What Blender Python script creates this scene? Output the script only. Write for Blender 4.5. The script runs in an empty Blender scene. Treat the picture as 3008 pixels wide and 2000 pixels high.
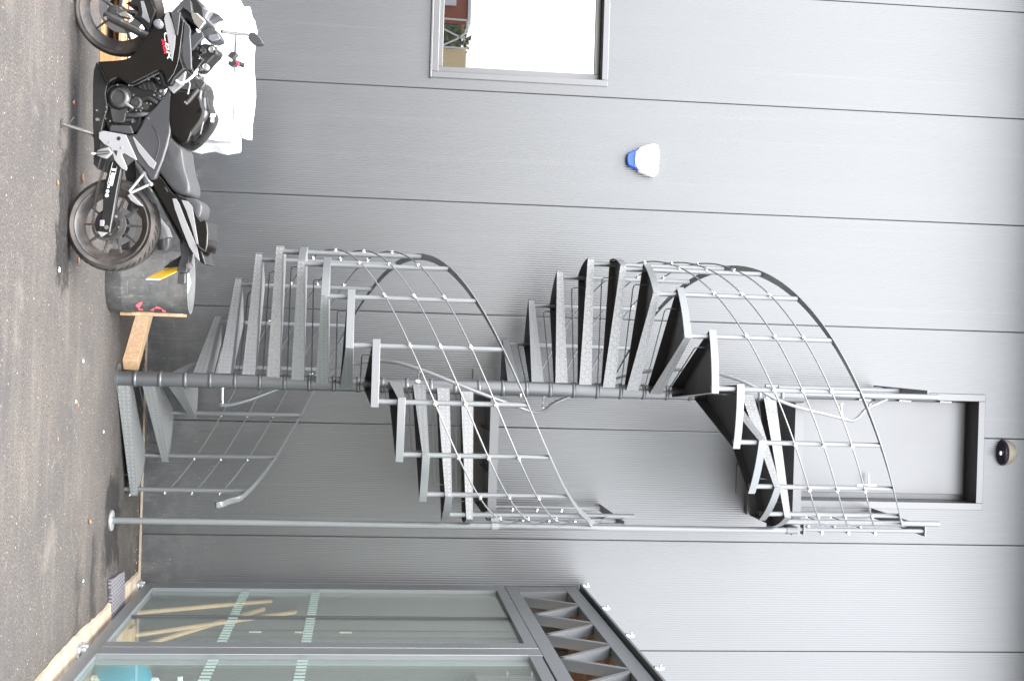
import bpy, bmesh, math, random
from mathutils import Vector, Matrix
import numpy as np
random.seed(7)
R = math.radians
sc = bpy.context.scene
COL = sc.collection
# ------------------------------------------------------------------ camera
FOC, PITCH, ROLL, YAW, DIST, EYE = 3826.83, .11201, .03057, -.00015, 11.6247, 1.90484
CAM = np.array([0, -DIST, EYE])
def _axes():
    cy, sy = math.cos(YAW), math.sin(YAW)
    f = np.array([sy*math.cos(PITCH), cy*math.cos(PITCH), math.sin(PITCH)])
    r0 = np.array([cy, -sy, 0]); u0 = np.cross(r0, f)
    c, s = math.cos(ROLL), math.sin(ROLL)
    return c*r0+s*u0, -s*r0+c*u0, f
RT, UP, FW = _axes()
cd = bpy.data.cameras.new("camera"); cam = bpy.data.objects.new("camera", cd); COL.objects.link(cam)
cd.sensor_fit = 'HORIZONTAL'; cd.sensor_width = 36; cd.lens = FOC/3008*36
cd.clip_start = .05; cd.clip_end = 500
m = Matrix((tuple(UP), tuple(-RT), tuple(-FW))).transposed().to_4x4()   # the photograph lies on its side
m.translation = Vector(CAM); cam.matrix_world = m
sc.camera = cam
# ------------------------------------------------------------------ light
SUN_EL, SUN_AZ = R(66), R(190)
w = bpy.data.worlds.new("World"); sc.world = w; w.use_nodes = True
nt = w.node_tree; bg = nt.nodes['Background']
sky = nt.nodes.new('ShaderNodeTexSky'); sky.sky_type = 'NISHITA'; sky.sun_disc = False
sky.sun_elevation = SUN_EL; sky.sun_rotation = SUN_AZ
sky.air_density = 1.0; sky.dust_density = 3.0; sky.ozone_density = 1.0
hs = nt.nodes.new('ShaderNodeHueSaturation'); hs.inputs['Saturation'].default_value = .22
nt.links.new(sky.outputs[0], hs.inputs['Color']); nt.links.new(hs.outputs[0], bg.inputs[0])
bg.inputs[1].default_value = .15
sl = bpy.data.lights.new("sun", 'SUN'); sl.energy = .8; sl.angle = R(50); sl.color = (1, .97, .92)
so = bpy.data.objects.new("sun", sl); COL.objects.link(so)
sd = Vector((math.sin(SUN_AZ)*math.cos(SUN_EL), math.cos(SUN_AZ)*math.cos(SUN_EL), math.sin(SUN_EL)))
so.rotation_euler = sd.to_track_quat('Z', 'Y').to_euler(); so.location = (0, -6, 12)
sc.view_settings.view_transform = 'Standard'; sc.view_settings.look = 'None'
sc.view_settings.gamma = 1; sc.view_settings.exposure = 3.22
sc.cycles.max_bounces = 8; sc.cycles.transparent_max_bounces = 12
# ------------------------------------------------------------------ measuring helpers (photo point -> place)
def ray(x, y):
    v = (x-1504)/FOC; u = (y-1000)/FOC
    return FW+u*RT+v*UP
def atY(x, y, Y): d = ray(x, y); return Vector(CAM+d*(Y-CAM[1])/d[1])
def atZ(x, y, Z=0.): d = ray(x, y); return Vector(CAM+d*(Z-CAM[2])/d[2])
def atX(x, y, X): d = ray(x, y); return Vector(CAM+d*(X-CAM[0])/d[0])
# ------------------------------------------------------------------ materials
def mat(name, col=(.5, .5, .5), rough=.5, metal=0., ior=1.45, spec=None, coat=0., alpha=None):
    m = bpy.data.materials.new(name); m.use_nodes = True
    b = m.node_tree.nodes['Principled BSDF']
    b.inputs['Base Color'].default_value = (*col, 1); b.inputs['Roughness'].default_value = rough
    b.inputs['Metallic'].default_value = metal; b.inputs['IOR'].default_value = ior
    b.inputs['Coat Weight'].default_value = coat; b.inputs['Coat Roughness'].default_value = .04
    return m
class NG:
    """tiny node builder"""
    def __init__(s, m): s.nt = m.node_tree; s.b = s.nt.nodes['Principled BSDF']
    def n(s, t, **k):
        nd = s.nt.nodes.new(t)
        for a, v in k.items():
            if a.startswith('i_'):
                key = a[2:]; key = int(key) if key.isdigit() else key
                s.set(nd.inputs[key], v)
            else: setattr(nd, a, v)
        return nd
    def set(s, sock, v):
        if hasattr(v, 'is_output') or isinstance(v, bpy.types.NodeSocket): s.nt.links.new(v, sock)
        else: sock.default_value = v
    def math(s, op, a, b=0., clamp=False):
        nd = s.nt.nodes.new('ShaderNodeMath'); nd.operation = op; nd.use_clamp = clamp
        s.set(nd.inputs[0], a); s.set(nd.inputs[1], b); return nd.outputs[0]
    def noise(s, vec, scale, detail=4, rough=.55, out=0):
        nd = s.n('ShaderNodeTexNoise'); s.set(nd.inputs['Vector'], vec)
        nd.inputs['Scale'].default_value = scale; nd.inputs['Detail'].default_value = detail
        nd.inputs['Roughness'].default_value = rough; return nd.outputs[out]
    def map(s, v, a, b, c, d, smooth=False):
        nd = s.n('ShaderNodeMapRange'); nd.clamp = True
        if smooth: nd.interpolation_type = 'SMOOTHSTEP'
        s.set(nd.inputs[0], v)
        for i, q in enumerate((a, b, c, d)): nd.inputs[1+i].default_value = q
        return nd.outputs[0]
    def mix(s, f, a, b):
        nd = s.n('ShaderNodeMix', data_type='RGBA'); s.set(nd.inputs[0], f)
        for sock, v in ((nd.inputs[6], a), (nd.inputs[7], b)):
            if isinstance(v, tuple) and len(v) == 3: v = (*v, 1)
            s.set(sock, v)
        return nd.outputs[2]
    def obj(s): return s.n('ShaderNodeTexCoord').outputs['Object']
    def geo(s): return s.n('ShaderNodeNewGeometry').outputs['Position']
    def scale(s, vec, sc_):
        nd = s.n('ShaderNodeMapping'); s.set(nd.inputs[0], vec); nd.inputs['Scale'].default_value = sc_; return nd.outputs[0]
    def sep(s, vec): return s.n('ShaderNodeSeparateXYZ', i_0=vec).outputs
    def bump(s, h, strength=.3, dist=.01):
        nd = s.n('ShaderNodeBump'); nd.inputs['Strength'].default_value = strength
        nd.inputs['Distance'].default_value = dist; s.set(nd.inputs['Height'], h)
        s.nt.links.new(nd.outputs[0], s.b.inputs['Normal'])
    def base(s, c): s.set(s.b.inputs['Base Color'], c)
    def rough(s, r): s.set(s.b.inputs['Roughness'], r)
def grime(name, col, col2, rough, ior=1.5, scale=3., bump=.0, rv=.08, coat=0., metal=0., amount=.35):
    m = mat(name, col, rough, metal, ior, coat=coat); g = NG(m); p = g.geo()
    n1 = g.noise(p, scale, 6, .6); n2 = g.noise(p, scale*14, 3)
    f = g.map(n1, .42, .72, 0, amount); g.base(g.mix(f, col, col2))
    g.rough(g.math('ADD', g.map(n1, .3, .7, -rv*.5, rv*.5), rough))
    if bump: g.bump(n2, bump, .002)
    return m
M = {}
# cladding: dark grey coated steel, with faint drips and dust near the ground
m = mat('cladding_coat', (.014, .016, .019), .30, 0, 1.92); g = NG(m); p = g.geo()
st = g.noise(g.scale(p, (5, 1, .35)), 1.2, 5); fine = g.noise(p, 60, 2); big = g.noise(p, .7, 3)
z_ = g.sep(p)[2]
dust = g.math('MULTIPLY', g.map(z_, 0, .8, 1, 0), g.map(g.noise(p, 9, 6, .7), .45, .75, 0, 1))
c = g.mix(g.map(st, .45, .8, 0, .5), (.018, .0205, .024), (.027, .0295, .033))
run_ = g.noise(g.scale(p, (14, 1, .22)), 1.0, 4, .6); c = g.mix(g.map(run_, .60, .74, 0, .45), c, (.045, .046, .046))
vs_ = g.n('ShaderNodeTexVoronoi', i_Vector=p, i_Scale=28.); vr_ = g.sep(vs_.outputs['Color'])[0]
spk = g.math('MULTIPLY', g.math('LESS_THAN', vs_.outputs['Distance'], .13), g.math('GREATER_THAN', vr_, .86))
spk = g.math('MULTIPLY', spk, g.map(z_, .0, 1.3, .9, .05))
c = g.mix(g.math('MULTIPLY', dust, .55), c, (.13, .12, .11)); g.base(g.mix(spk, c, (.22, .22, .21)))
g.rough(g.map(big, .3, .7, .345, .39))
M['clad'] = m
M['trim'] = grime('trim_coat', (.030, .032, .035), (.036, .038, .041), .34, 1.92, 2.)
M['porch'] = grime('porch_frame_coat', (.095, .102, .108), (.11, .116, .12), .36, 1.6, 3.)
M['groove'] = mat('joint_gasket', (.032, .033, .036), .7)
M['door'] = grime('door_coat', (.018, .020, .023), (.024, .026, .029), .36, 1.92, 1.5)
M['stair'] = grime('stair_coat', (.042, .045, .049), (.054, .056, .058), .36, 1.85, 5., .03)
M['under'] = grime('tread_underside_shaded_coat', (.028, .028, .029), (.036, .036, .036), .5, 1.5, 5.)  # darker than the other stair coats: underside shade painted into the colour
M['stair_smooth'] = grime('stair_plate_coat', (.092, .098, .103), (.102, .107, .111), .34, 1.8, 4.)
M['steel'] = mat('stainless_steel', (.80, .78, .74), .16, 1.)
M['galv'] = grime('galvanised_steel', (.42, .43, .44), (.30, .30, .30), .42, 1.5, 30., metal=.8)
# chequer plate: raised tears set crosswise, laid out on the UV of each tread in metres
m = mat('chequer_plate_coat', (.024, .027, .03), .36, 0, 1.9); g = NG(m)
uv = g.n('ShaderNodeTexCoord').outputs['UV']; s_ = g.sep(g.scale(uv, (1/.034,)*3))
fx = g.math('FRACT', s_[0]); fy = g.math('FRACT', s_[1])
ck = g.math('MODULO', g.math('ABSOLUTE', g.math('ADD', g.math('FLOOR', s_[0]), g.math('FLOOR', s_[1]))), 2.)
sg = g.math('SUBTRACT', g.math('MULTIPLY', ck, 2.), 1.)
px_ = g.math('SUBTRACT', fx, .5); py_ = g.math('MULTIPLY', g.math('SUBTRACT', fy, .5), sg)
a_ = g.math('ABSOLUTE', g.math('ADD', px_, py_)); b_ = g.math('ABSOLUTE', g.math('SUBTRACT', px_, py_))
e_ = g.math('ADD', g.math('POWER', g.math('DIVIDE', a_, .64), 2.), g.math('POWER', g.math('DIVIDE', b_, .17), 2.))
h_ = g.map(e_, .35, 1.1, 1, 0, True)
p = g.geo(); wear = g.map(g.noise(p, 7, 5, .6), .4, .7, 0, .5)
c = g.mix(h_, (.125, .129, .132), (.24, .243, .245)); g.base(g.mix(wear, c, (.17, .17, .168)))
g.bump(h_, .9, .004); g.rough(.38); M['cheq'] = m
# asphalt
m = mat('asphalt_surface', (.1, .1, .1), .85, 0, 1.45); g = NG(m); p = g.geo(); x_, y_, z_ = g.sep(p)
n1 = g.noise(p, 1.1, 6, .6); n2 = g.noise(p, 75, 4, .75); n3 = g.noise(p, 30, 4, .6)
str_ = g.noise(g.scale(p, (.5, 3.2, 1)), 1.6, 6, .62)
c = g.mix(g.map(n2, .38, .62, 0, 1), (.023, .021, .019), (.094, .085, .078))
c = g.mix(g.map(str_, .50, .72, 0, .32), c, (.13, .115, .100))
c = g.mix(g.map(n1, .32, .62, .6, 0), c, (.036, .035, .037))
pt_ = g.noise(g.scale(p, (1, 1.6, 1)), 2.7, 7, .7); c = g.mix(g.map(pt_, .60, .66, 0, .45), c, (.030, .028, .029))
c = g.mix(g.map(g.noise(p, .8, 8, .75), .56, .70, 0, .6), c, (.125, .112, .098))
bl_ = g.noise(g.scale(p, (1, .8, 1)), 11, 6, .75); c = g.mix(g.map(bl_, .58, .64, 0, .28), c, (.13, .118, .104)); c = g.mix(g.map(bl_, .36, .42, .3, 0), c, (.026, .025, .026))
vo = g.n('ShaderNodeTexVoronoi', i_Vector=p, i_Scale=38.); ran = g.sep(vo.outputs['Color'])[0]
dot = g.math('MULTIPLY', g.math('LESS_THAN', vo.outputs['Distance'], .22), g.math('GREATER_THAN', ran, .982))
c = g.mix(g.math('MULTIPLY', dot, .7), c, (.34, .29, .23))
vo2 = g.n('ShaderNodeTexVoronoi', i_Vector=p, i_Scale=75.); ran2 = g.sep(vo2.outputs['Color'])[1]
dot2 = g.math('MULTIPLY', g.math('LESS_THAN', vo2.outputs['Distance'], .25), g.math('GREATER_THAN', ran2, .93))
c = g.mix(g.math('MULTIPLY', dot2, .6), c, (.30, .27, .24))
# wet stain: an old damp run under the motorcycle and a seam patch beside the post; then painted shade along the wall
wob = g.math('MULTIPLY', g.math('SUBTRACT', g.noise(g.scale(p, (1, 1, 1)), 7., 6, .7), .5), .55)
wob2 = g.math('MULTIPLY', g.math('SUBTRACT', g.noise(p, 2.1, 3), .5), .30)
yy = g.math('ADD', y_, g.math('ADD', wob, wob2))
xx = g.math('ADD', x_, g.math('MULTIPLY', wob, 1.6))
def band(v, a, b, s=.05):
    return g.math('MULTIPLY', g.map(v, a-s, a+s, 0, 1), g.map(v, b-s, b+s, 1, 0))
wet_shade = g.math('MULTIPLY', band(yy, -3.34, -2.98, .02), band(xx, -1.05, -.28, .06))
wet_shade = g.math('MAXIMUM', wet_shade, g.math('MULTIPLY', g.math('MULTIPLY', band(yy, -3.12, -3.0, .05), band(xx, -2.6, -1.0, .2)), .55))
wet_shade = g.math('MAXIMUM', wet_shade, g.math('MULTIPLY', band(yy, -1.55, -.95, .06), band(xx, 1.15, 1.85, .06)))
wet_shade = g.math('MAXIMUM', wet_shade, g.math('MULTIPLY', g.math('MULTIPLY', band(yy, -2.05, -1.85, .05), band(xx, 1.55, 2.15, .1)), .7))
wet_shade = g.math('MAXIMUM', wet_shade, g.math('MULTIPLY', g.math('MULTIPLY', band(yy, -2.5, -2.35, .05), band(xx, 1.65, 2.3, .1)), .6))
wet_shade = g.math('MAXIMUM', wet_shade, g.math('MULTIPLY', band(yy, -1.15, .3, .22), .50))  # shade at the wall foot, painted into the asphalt colour
wet_shade_c = g.math('MULTIPLY', wet_shade, g.map(n3, .3, .6, .55, 1))
c = g.mix(wet_shade_c, c, (.012, .0115, .012)); g.base(c)
m.node_tree.nodes['Principled BSDF'].inputs['Specular IOR Level'].default_value = .15; g.rough(g.math('SUBTRACT', .9, g.math('MULTIPLY', wet_shade_c, .12))); g.bump(n2, .6, .004); M['asphalt'] = m
def wood(name, c1, c2, sc_=(1, 12, 12), rough=.65):
    m = mat(name, c1, rough); g = NG(m); p = g.obj()
    n = g.noise(g.scale(p, sc_), 4, 6, .6); k = g.noise(p, 60, 3)
    g.base(g.mix(g.map(n, .35, .68, 0, 1), c1, c2)); g.bump(k, .15, .002); return m
M['lumber'] = wood('pine_lumber', (.60, .42, .27), (.48, .31, .17), (2, 9, 9))
M['pallet'] = wood('pallet_wood', (.42, .22, .10), (.26, .13, .06), (2, 14, 14))
M['stick'] = wood('handle_wood', (.66, .44, .28), (.54, .34, .20), (14, 14, 2))
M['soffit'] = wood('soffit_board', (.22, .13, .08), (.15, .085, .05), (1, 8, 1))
m = mat('bare_concrete', (.4, .36, .3), .85); g = NG(m); p = g.geo()
c = g.mix(g.map(g.noise(p, 5, 7, .65), .35, .65, 0, 1), (.33, .28, .22), (.21, .16, .115))
c = g.mix(g.map(g.noise(p, 2.2, 4), .55, .62, 0, .6), c, (.20, .14, .09)); g.base(c); g.bump(g.noise(p, 70, 4, .7), .5, .006); M['concrete'] = m
def plast(name, col, rough, ior=1.5, coat=0.): return mat(name, col, rough, 0, ior, coat=coat)
M['gloss_black'] = grime('gloss_black_paint', (.0045, .004, .0036), (.007, .006, .0055), .10, 1.42, 3, rv=.02)
M['black'] = grime('satin_black', (.007, .007, .007), (.014, .014, .014), .5, 1.4, 12)
M['matt_grey'] = grime('matt_grey_plastic', (.030, .031, .034), (.042, .042, .044), .38, 1.5, 10)
M['engine'] = grime('engine_coat', (.022, .022, .022), (.05, .05, .048), .34, 1.55, 18)
M['tyre'] = grime('tyre_rubber', (.030, .028, .027), (.10, .085, .075), .75, 1.4, 8, .2, amount=.75)
M['rim'] = grime('wheel_enamel', (.026, .024, .024), (.13, .105, .088), .42, 1.5, 9, amount=.75)
M['silver'] = mat('cast_aluminium', (.27, .27, .28), .45, .4)
M['silver_and_highlight'] = grime('silver_and_highlight', (.175, .175, .178), (.14, .14, .142), .3, 1.5, 6)  # silver parts, and the highlights painted on the bodywork
M['seat'] = grime('seat_vinyl', (.028, .029, .031), (.040, .040, .042), .5, 1.5, 20, .25)
M['chrome'] = mat('bright_steel', (.75, .74, .70), .2, 1.)
M['white'] = grime('white_sheet', (.82, .83, .85), (.74, .75, .78), .55, 1.45, 6, .1)
M['hem'] = mat('grey_hem', (.16, .16, .17), .7)
M['whitepl'] = mat('white_plastic', (.85, .86, .88), .25)
M['blue'] = mat('blue_lens', (.004, .055, .42), .12, 0, 1.4)
M['yellow'] = mat('yellow_reflective', (.80, .48, .03), .35)
M['ink'] = mat('black_ink', (.01, .01, .01), .5)
M['decal'] = mat('white_decal', (.75, .75, .75), .4)
M['silver_decal'] = mat('silver_decal', (.60, .61, .60), .35, .2)
M['red'] = mat('red_plastic', (.75, .02, .04), .35)
m = mat('black_pipe_plastic', (.05, .05, .05), .5); g = NG(m); p = g.geo()
c = g.mix(g.map(g.noise(p, 6, 7, .7), .38, .7, 0, .8), (.040, .042, .045), (.105, .100, .092))
for sc_, rt_, (a_, b_) in (((70, 70, 7), (.5, .3, .4), (.67, .70)), ((9, 9, 80), (.4, .6, .2), (.68, .71)), ((60, 90, 12), (1.1, .3, .9), (.69, .72)), ((80, 80, 20), (-.7, .2, .5), (.70, .73))):
    mp_ = g.n('ShaderNodeMapping'); g.set(mp_.inputs[0], p); mp_.inputs['Rotation'].default_value = rt_; mp_.inputs['Scale'].default_value = sc_
    c = g.mix(g.map(g.noise(mp_.outputs[0], 1., 2, .5), a_, b_, 0, .4), c, (.20, .20, .19))
g.base(c); M['hdpe'] = m
M['pipe_in'] = grime('pipe_inside', (.14, .145, .14), (.09, .09, .09), .55, 1.5, 12)
M['pinkspray'] = mat('pink_spray_paint', (.72, .12, .14), .6)
M['glass_dark'] = mat('dark_window_glass', (.005, .006, .006), .0, 0, 2.7)
M['lens'] = mat('smoked_lens', (.012, .010, .020), .05, 0, 1.6)
M['beige'] = mat('beige_enamel', (.22, .20, .16), .4)
M['leaf'] = grime('dry_leaf', (.36, .12, .05), (.22, .08, .04), .6, 1.4, 40, amount=.8)
M['litter'] = mat('pale_litter', (.7, .68, .62), .7)
M['teal'] = grime('teal_bag', (.03, .26, .36), (.04, .20, .28), .4, 1.45, 5)
M['cream'] = mat('cream_plastic', (.62, .58, .46), .5)
M['brick'] = mat('red_brick', (.34, .11, .07), .9)
M['render'] = mat('beige_render', (.80, .64, .38), .9)
M['hedge'] = mat('hedge_leaf', (.13, .15, .07), .8)
M['rust'] = mat('orange_tag', (.5, .16, .06), .5)
m = bpy.data.materials.new('porch_glass'); m.use_nodes = True; nt = m.node_tree; nt.nodes.clear()
o_ = nt.nodes.new('ShaderNodeOutputMaterial'); mx = nt.nodes.new('ShaderNodeMixShader'); tr = nt.nodes.new('ShaderNodeBsdfTransparent')
gl = nt.nodes.new('ShaderNodeBsdfGlossy'); fr = nt.nodes.new('ShaderNodeFresnel'); fr.inputs[0].default_value = 1.5
ge_ = nt.nodes.new('ShaderNodeNewGeometry'); mr_ = nt.nodes.new('ShaderNodeMapRange'); nt.links.new(ge_.outputs['Backfacing'], mr_.inputs[0]); mr_.inputs[3].default_value = 1.5; mr_.inputs[4].default_value = 1/1.5; nt.links.new(mr_.outputs[0], fr.inputs[0])
tr.inputs[0].default_value = (.90, .96, .93, 1); gl.inputs['Roughness'].default_value = .02
df = nt.nodes.new('ShaderNodeBsdfDiffuse'); df.inputs[0].default_value = (.66, .71, .68, 1); md_ = nt.nodes.new('ShaderNodeMixShader'); md_.inputs[0].default_value = .058
nt.links.new(tr.outputs[0], md_.inputs[1]); nt.links.new(df.outputs[0], md_.inputs[2])
nt.links.new(fr.outputs[0], mx.inputs[0]); nt.links.new(md_.outputs[0], mx.inputs[1]); nt.links.new(gl.outputs[0], mx.inputs[2]); nt.links.new(mx.outputs[0], o_.inputs[0])
M['glass'] = m
M['visor'] = mat('tinted_screen', (.10, .10, .11), .06, 0, 1.5, coat=.5)
M['frost'] = mat('frosted_film', (.22, .28, .26), .5)
M['mesh_mat'] = None
m = mat('grating_mat', (.2, .2, .22), .6); g = NG(m); p = g.scale(g.geo(), (210, 90, 1)); sx, sy, _ = g.sep(p)
wv = g.math('MULTIPLY', g.math('SINE', g.math('ADD', sx, g.math('MULTIPLY', g.math('SINE', sy), .8))), g.math('SINE', sy))
f = g.math('GREATER_THAN', g.math('ADD', wv, g.map(g.noise(g.geo(), 40, 4), .3, .7, -.4, .4)), .05)
g.base(g.mix(f, (.055, .05, .055), (.17, .17, .19))); g.bump(f, .5, .004); M['mesh_mat'] = m
# ------------------------------------------------------------------ mesh builder
class MB:
    def __init__(s): s.v = []; s.f = []; s.uv = []; s.mi = []; s.cur = 0; s.has_uv = False
    def add(s, vs, fs, uvs=None):
        b = len(s.v); s.v += [tuple(q) for q in vs]
        for i, f in enumerate(fs):
            s.f.append([b+k for k in f]); s.mi.append(s.cur)
            if uvs: s.has_uv = True; s.uv.append(uvs[i])
            else: s.uv.append([(0, 0)]*len(f))
        return s
    def box(s, x0, y0, z0, x1, y1, z1):
        return s.add([(x0,y0,z0),(x1,y0,z0),(x1,y1,z0),(x0,y1,z0),(x0,y0,z1),(x1,y0,z1),(x1,y1,z1),(x0,y1,z1)],
                     [(0,3,2,1),(4,5,6,7),(0,1,5,4),(1,2,6,5),(2,3,7,6),(3,0,4,7)])
    def bar(s, a, b, wd, ht, up=(0, 0, 1)):
        a = Vector(a); b = Vector(b); d = (b-a).normalized(); u = Vector(up)
        r = d.cross(u).normalized(); u = r.cross(d).normalized(); r = r*wd/2; u = u*ht/2
        q = [a-r-u, a+r-u, a+r+u, a-r+u, b-r-u, b+r-u, b+r+u, b-r+u]
        return s.add(q, [(0,1,2,3),(7,6,5,4),(0,4,5,1),(1,5,6,2),(2,6,7,3),(3,7,4,0)])
    def tube(s, pts, r, n=10, caps=True, closed=False):
        pts = [Vector(q) for q in pts]; N = len(pts); rs = r if isinstance(r, (list, tuple)) else [r]*N
        def tan(i):
            if closed: return (pts[(i+1) % N]-pts[i-1]).normalized()
            a = pts[max(i-1, 0)]; b = pts[min(i+1, N-1)]; return (b-a).normalized()
        t = tan(0); nrm = t.orthogonal().normalized(); vs = []
        for i in range(N):
            t2 = tan(i); q = t.rotation_difference(t2); nrm = (q @ nrm); nrm = (nrm-t2*nrm.dot(t2)).normalized(); t = t2
            bi = t.cross(nrm)
            for k in range(n):
                a = 2*math.pi*k/n; vs.append(pts[i]+(nrm*math.cos(a)+bi*math.sin(a))*rs[i])
        fs = []
        for i in range(N if closed else N-1):
            j = (i+1) % N
            for k in range(n): fs.append((i*n+k, i*n+(k+1) % n, j*n+(k+1) % n, j*n+k))
        if caps and not closed: fs.append(tuple(range(n))[::-1]); fs.append(tuple((N-1)*n+k for k in range(n)))
        return s.add(vs, fs)
    def cyl(s, a, b, r, n=16, r2=None): return s.tube([a, b], [r, r if r2 is None else r2], n)
    def lathe(s, prof, c, axis='z', n=32, a0=0, a1=2*math.pi, cap=False):
        """prof = [(radius, height)] turned about the axis through c"""
        vs = []; full = abs(a1-a0-2*math.pi) < 1e-6; K = n if full else n+1
        for (r, h) in prof:
            for k in range(K):
                a = a0+(a1-a0)*k/n; u, v = r*math.cos(a), r*math.sin(a)
                q = {'z': (u, v, h), 'y': (u, h, v), 'x': (h, u, v)}[axis]
                vs.append((c[0]+q[0], c[1]+q[1], c[2]+q[2]))
        fs = []
        for i in range(len(prof)-1):
            for k in range(n):
                k2 = (k+1) % K if full else k+1
                fs.append((i*K+k, i*K+k2, (i+1)*K+k2, (i+1)*K+k))
        return s.add(vs, fs)
    def prism(s, front, back):
        """two matching outlines in space"""
        n = len(front); fs = [tuple(range(n)), tuple(range(2*n-1, n-1, -1))]
        fs += [(i, n+i, n+(i+1) % n, (i+1) % n) for i in range(n)]
        return s.add(list(front)+list(back), fs)
    def build(s, name, material, parent=None, bevel=0, seg=2, smooth=35, sub=0, label=None, fixn=True, solid=0):
        me = bpy.data.meshes.new(name); off = Vector((0, 0, 0))
        if parent is not None and not parent.get('_local'):
            q = parent
            while q is not None: off += q.location; q = q.parent
        me.from_pydata([tuple(Vector(v)-off) for v in s.v], [], s.f); 
        mats = material if isinstance(material, (list, tuple)) else [material]
        for mm in mats: me.materials.append(mm)
        for pl, k in zip(me.polygons, s.mi): pl.material_index = k
        if s.has_uv:
            l = me.uv_layers.new(name='UVMap'); i = 0
            for pl, u in zip(me.polygons, s.uv):
                for k in range(pl.loop_total): l.data[pl.loop_start+k].uv = u[k]
        if fixn:
            bm = bmesh.new(); bm.from_mesh(me); bmesh.ops.recalc_face_normals(bm, faces=bm.faces); bm.to_mesh(me); bm.free()
        me.shade_smooth(); me.set_sharp_from_angle(angle=R(smooth)); me.update()
        o = bpy.data.objects.new(name, me); COL.objects.link(o)
        if parent is not None:
            o.parent = parent
            if parent.get('_local'): o['_local'] = 1
        if solid:
            md = o.modifiers.new('thickness', 'SOLIDIFY'); md.thickness = solid; md.offset = 0
        if bevel:
            md = o.modifiers.new('edge', 'BEVEL'); md.width = bevel; md.segments = seg; md.limit_method = 'ANGLE'; md.angle_limit = R(30)
            md.harden_normals = False
        if sub:
            md = o.modifiers.new('round', 'SUBSURF'); md.levels = sub; md.render_levels = sub
        if label: o['label'] = label
        return o
def thing(name, label, cat, loc=(0, 0, 0), group=None):
    o = bpy.data.objects.new(name, None); COL.objects.link(o); o.location = loc
    o['label'] = label; o['category'] = cat; o.empty_display_size = .1
    if group: o['group'] = group
    return o
def tag(o, label, cat, group=None):
    o['label'] = label; o['category'] = cat
    if group: o['group'] = group
    return o
def struct(o, kind='structure'): o['kind'] = kind; return o
# ================================================================== ground
N = 60
me = MB(); me.add([(-40, -60, 0), (40, -60, 0), (40, .35, 0), (-40, .35, 0)], [(0, 1, 2, 3)])
struct(me.build('asphalt_ground', M['asphalt'], fixn=False))
# ================================================================== grey clad building
bld = thing('clad_building', 'large grey metal clad building wall with fine vertical ribs', 'building', (0, 0, 0))
X0, XJ, ZT = -9.2223, -3.22226, 8.56
# openings: (x0, x1, z0, z1)
WB = atY(1290, 215, 0); WT = atY(1768, 225, 0)
WIN = (-4.05, atY(1500, 222, 0).x, atY(1287, 210, 0).z, atY(1768, 212, 0).z)
DR = (.435, 1.385, 5.47, atY(2869, 1330, 0).z)
openings = [WIN, DR]
mb = MB(); gr = MB(); pitch = 1/48.; AMP = .0005
for k in range(19):
    xa = X0+k; xs = []
    n = 48*6
    for i in range(n+1):
        t = i/6; x = xa+.003+(1-.006)*i/n
        ph = (t % 1.)
        d = -AMP*(math.cos(2*math.pi*ph))*1.0 + (AMP*.6*math.exp(-((ph-.5)/.10)**2))
        if i == 0 or i == n: d = .004
        xs.append((x, d))
    zl = [0.02, 1, 2, WIN[2], 3, WIN[3], 5, DR[2], 6.5, DR[3], ZT]
    zl = sorted(zl)
    base = len(mb.v)
    vs = [(x, d, z) for z in zl for (x, d) in xs]; fs = []; K = len(xs)
    for a in range(len(zl)-1):
        zc = (zl[a]+zl[a+1])/2
        for i in range(K-1):
            xc = (xs[i][0]+xs[i+1][0])/2
            if any(o[0] < xc < o[1] and o[2] < zc < o[3] for o in openings): continue
            fs.append((a*K+i, a*K+i+1, (a+1)*K+i+1, (a+1)*K+i))
    mb.add(vs, fs)
    # the lip where the panel turns into the joint
    for (x, _) in (xs[0], xs[-1]):
        segs = [(0.02, ZT)]
        for o in openings:
            if o[0] < x < o[1]: segs = [(0.02, o[2]), (o[3], ZT)]
        for (za, zb) in segs: mb.add([(x, .004, za), (x, .03, za), (x, .03, zb), (x, .004, zb)], [(0, 1, 2, 3)])
    for (x, _) in (xs[-1],):
        segs = [(0.0, ZT)]
        for o in openings:
            if o[0] < x < o[1]: segs = [(0.0, o[2]), (o[3], ZT)]
        for (za, zb) in segs: gr.box(x-.004, .014, za, x+.010, .05, zb)
mb.build('wall_cladding', M['clad'], bld, smooth=60, fixn=False)
gr.build('joint_gasket', M['groove'], bld)
# reveals, trims, leaf and window
def opening(o, depth, tw, name):
    x0, x1, z0, z1 = o; t = MB(); proud = .012
    t.box(x0-tw, -proud, z0-tw, x0, depth, z1+tw); t.box(x1, -proud, z0-tw, x1+tw, depth, z1+tw)
    t.box(x0, -proud-.003, z1, x1, depth, z1+tw); t.box(x0, -proud-.003, z0-tw, x1, depth, z0)
    return t
wn = bpy.data.objects.new('window', None); COL.objects.link(wn); wn.parent = bld; wn.location = (WIN[1]-1, 0, WIN[2])
wn['label'] = 'fixed window reflecting white sky and brick houses'
t = opening(WIN, .20, .055, 'w'); t.build('frame', M['trim'], wn, bevel=.003)
t = MB(); x0, x1, z0, z1 = WIN
fwid = .075
t.box(x1-fwid, .125, z0, x1-.002, .185, z1); t.box(x0, .125, z0, x0+fwid, .185, z1); t.box(x0+fwid, .127, z0+.002, x1-fwid, .183, z0+.045); t.box(x0+fwid, .127, z1-.05, x1-fwid, .183, z1-.002)
t.build('sash', M['trim'], wn, bevel=.003)
t = MB(); t.box(x0+fwid-.01, .14, z0+.04, x1-fwid+.01, .165, z1-.045); t.build('pane', M['glass_dark'], wn)
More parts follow.
